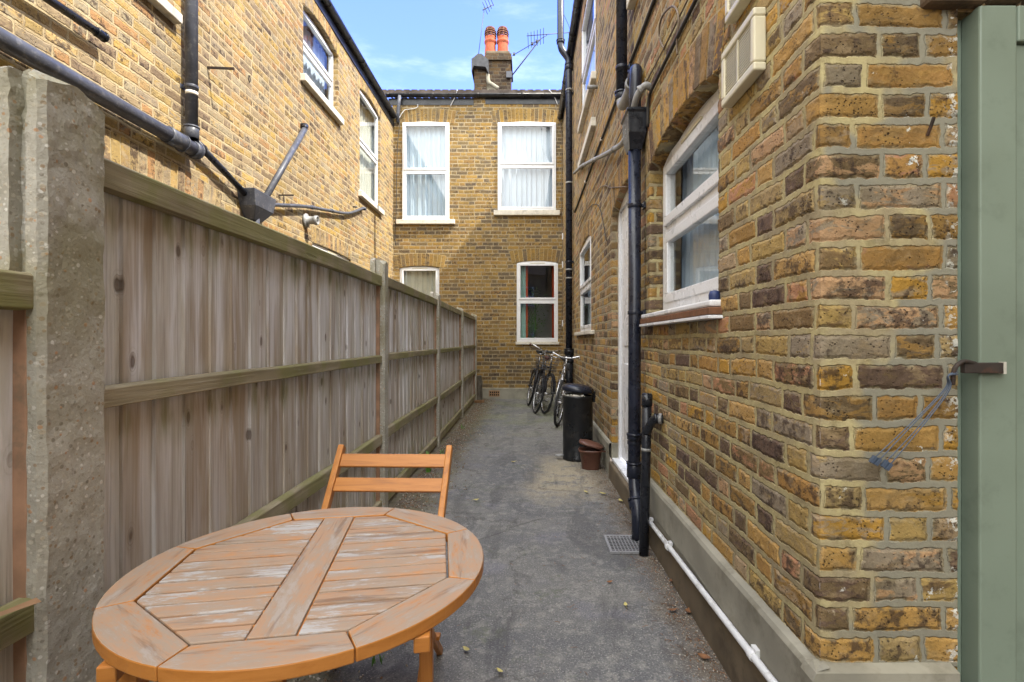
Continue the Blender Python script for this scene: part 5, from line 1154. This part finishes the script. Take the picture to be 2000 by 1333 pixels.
for k in range(3600):
    y = 1.4 + 9 * random.random() ** 1.5; x = .745 - abs(random.gauss(0, 1)) * .055
    if X0 - .01 < x < X1 + .01 and Y0 - .01 < y < Y1 + .01: continue
    s_ = random.uniform(.0015, .005); rock(m, x, y, gz(x, y) + s_ * .4, s_, random.random())
for k in range(1800):
    y = 1.2 + 9 * random.random() ** 1.6; x = random.uniform(-.7, .7); s_ = random.uniform(.001, .003); rock(m, x, y, gz(x, y) + s_ * .3, s_, random.random())
tag(m.build('gravel', M['gravel']), kind='stuff')
m = MB()
for k in range(1500):
    side = random.random(); y = 1.3 + 8 * random.random() ** 1.6
    x = -.92 + abs(random.gauss(0, .14)) if side < .4 else (.73 - abs(random.gauss(0, .10)) if side < .85 else random.uniform(-.6, .6))
    a = random.uniform(0, 6.28); L = random.uniform(.006, .032) ; p = Vector((x, y, gz(x, y) + .003)); q = p + Vector((math.cos(a) * L, math.sin(a) * L, random.uniform(0, .004)))
    if q.x > .745: continue
    m.tube([p, (p + q) / 2 + Vector((random.gauss(0, .002), random.gauss(0, .002), .002)), q], random.uniform(.0005, .0011), 4, rnd=random.random())
tag(m.build('dry_twigs', M['leaf_brown']), kind='stuff')

# ------------------------------------------------------------------ gardens behind the camera, they are what the far panes mirror
HB = thing('brick_house', (0, -16, 0), 'brick house across the gardens, mirrored in the panes of the end wall', 'house', 'terraced stock brick houses round the yard')
m = MB(); m.box((-9, -20, 0), (9, -16, 6.2)); m.build('wall', M['brick_far'], HB)
m = MB(); m.add([(-9.2, -15.8, 6.1), (9.2, -15.8, 6.1), (9.2, -18, 8.0), (-9.2, -18, 8.0), (9.2, -20.2, 6.1), (-9.2, -20.2, 6.1)], [(0, 1, 2, 3), (3, 2, 4, 5)]); m.build('roof', M['tiles'], HB)
for x in (-6, -3, 0, 3, 6):
    for z in (1.0, 3.8):
        m = MB(); m.box((x - .5, -15.97, z), (x + .5, -15.9, z + 1.4)); f = m.build('window', M['upvc'], HB); m = MB(); m.box((x - .44, -15.9, z + .06), (x + .44, -15.89, z + .66)); m.box((x - .44, -15.9, z + .74), (x + .44, -15.89, z + 1.34)); m.build('pane', M['slate'], f)
TR = thing('garden_tree', (-.6, -7, 0), 'small leafy garden tree behind the viewpoint, mirrored in the lower far window', 'tree')
m = MB(); m.tube(curve([(-.6, -7, 0), (-.58, -7.02, 1.0), (-.66, -7, 1.8), (-.6, -6.95, 2.6)], 5), [.09 - .003 * i for i in range(16)], 10)
for k in range(7): a = k * .9; m.tube(curve([(-.62, -7, 1.3 + .15 * k), (-.62 + .4 * math.cos(a), -7 + .4 * math.sin(a), 1.8 + .15 * k), (-.62 + .7 * math.cos(a), -7 + .7 * math.sin(a), 2.2 + .12 * k)], 4), .02, 6)
m.build('trunk', M['stone'], TR)
m = MB()
for k in range(5200):
    cl = k % 26; rc = random.Random(cl); c = Vector((-.6 + rc.gauss(0, .55), -7 + rc.gauss(0, .5), 1.9 + rc.gauss(0, .55))); p = c + Vector((random.gauss(0, .2), random.gauss(0, .2), random.gauss(0, .17)))
    d = Vector((random.gauss(0, 1), random.gauss(0, 1), random.gauss(0, .7))).normalized(); u = d.cross(Vector((.1, .2, 1))).normalized(); L = random.uniform(.05, .10)
    m.add([p, p + d * L * .5 + u * L * .3, p + d * L, p + d * L * .5 - u * L * .3], [(0, 1, 2, 3)])
m.build('crown', M['plant'], TR)
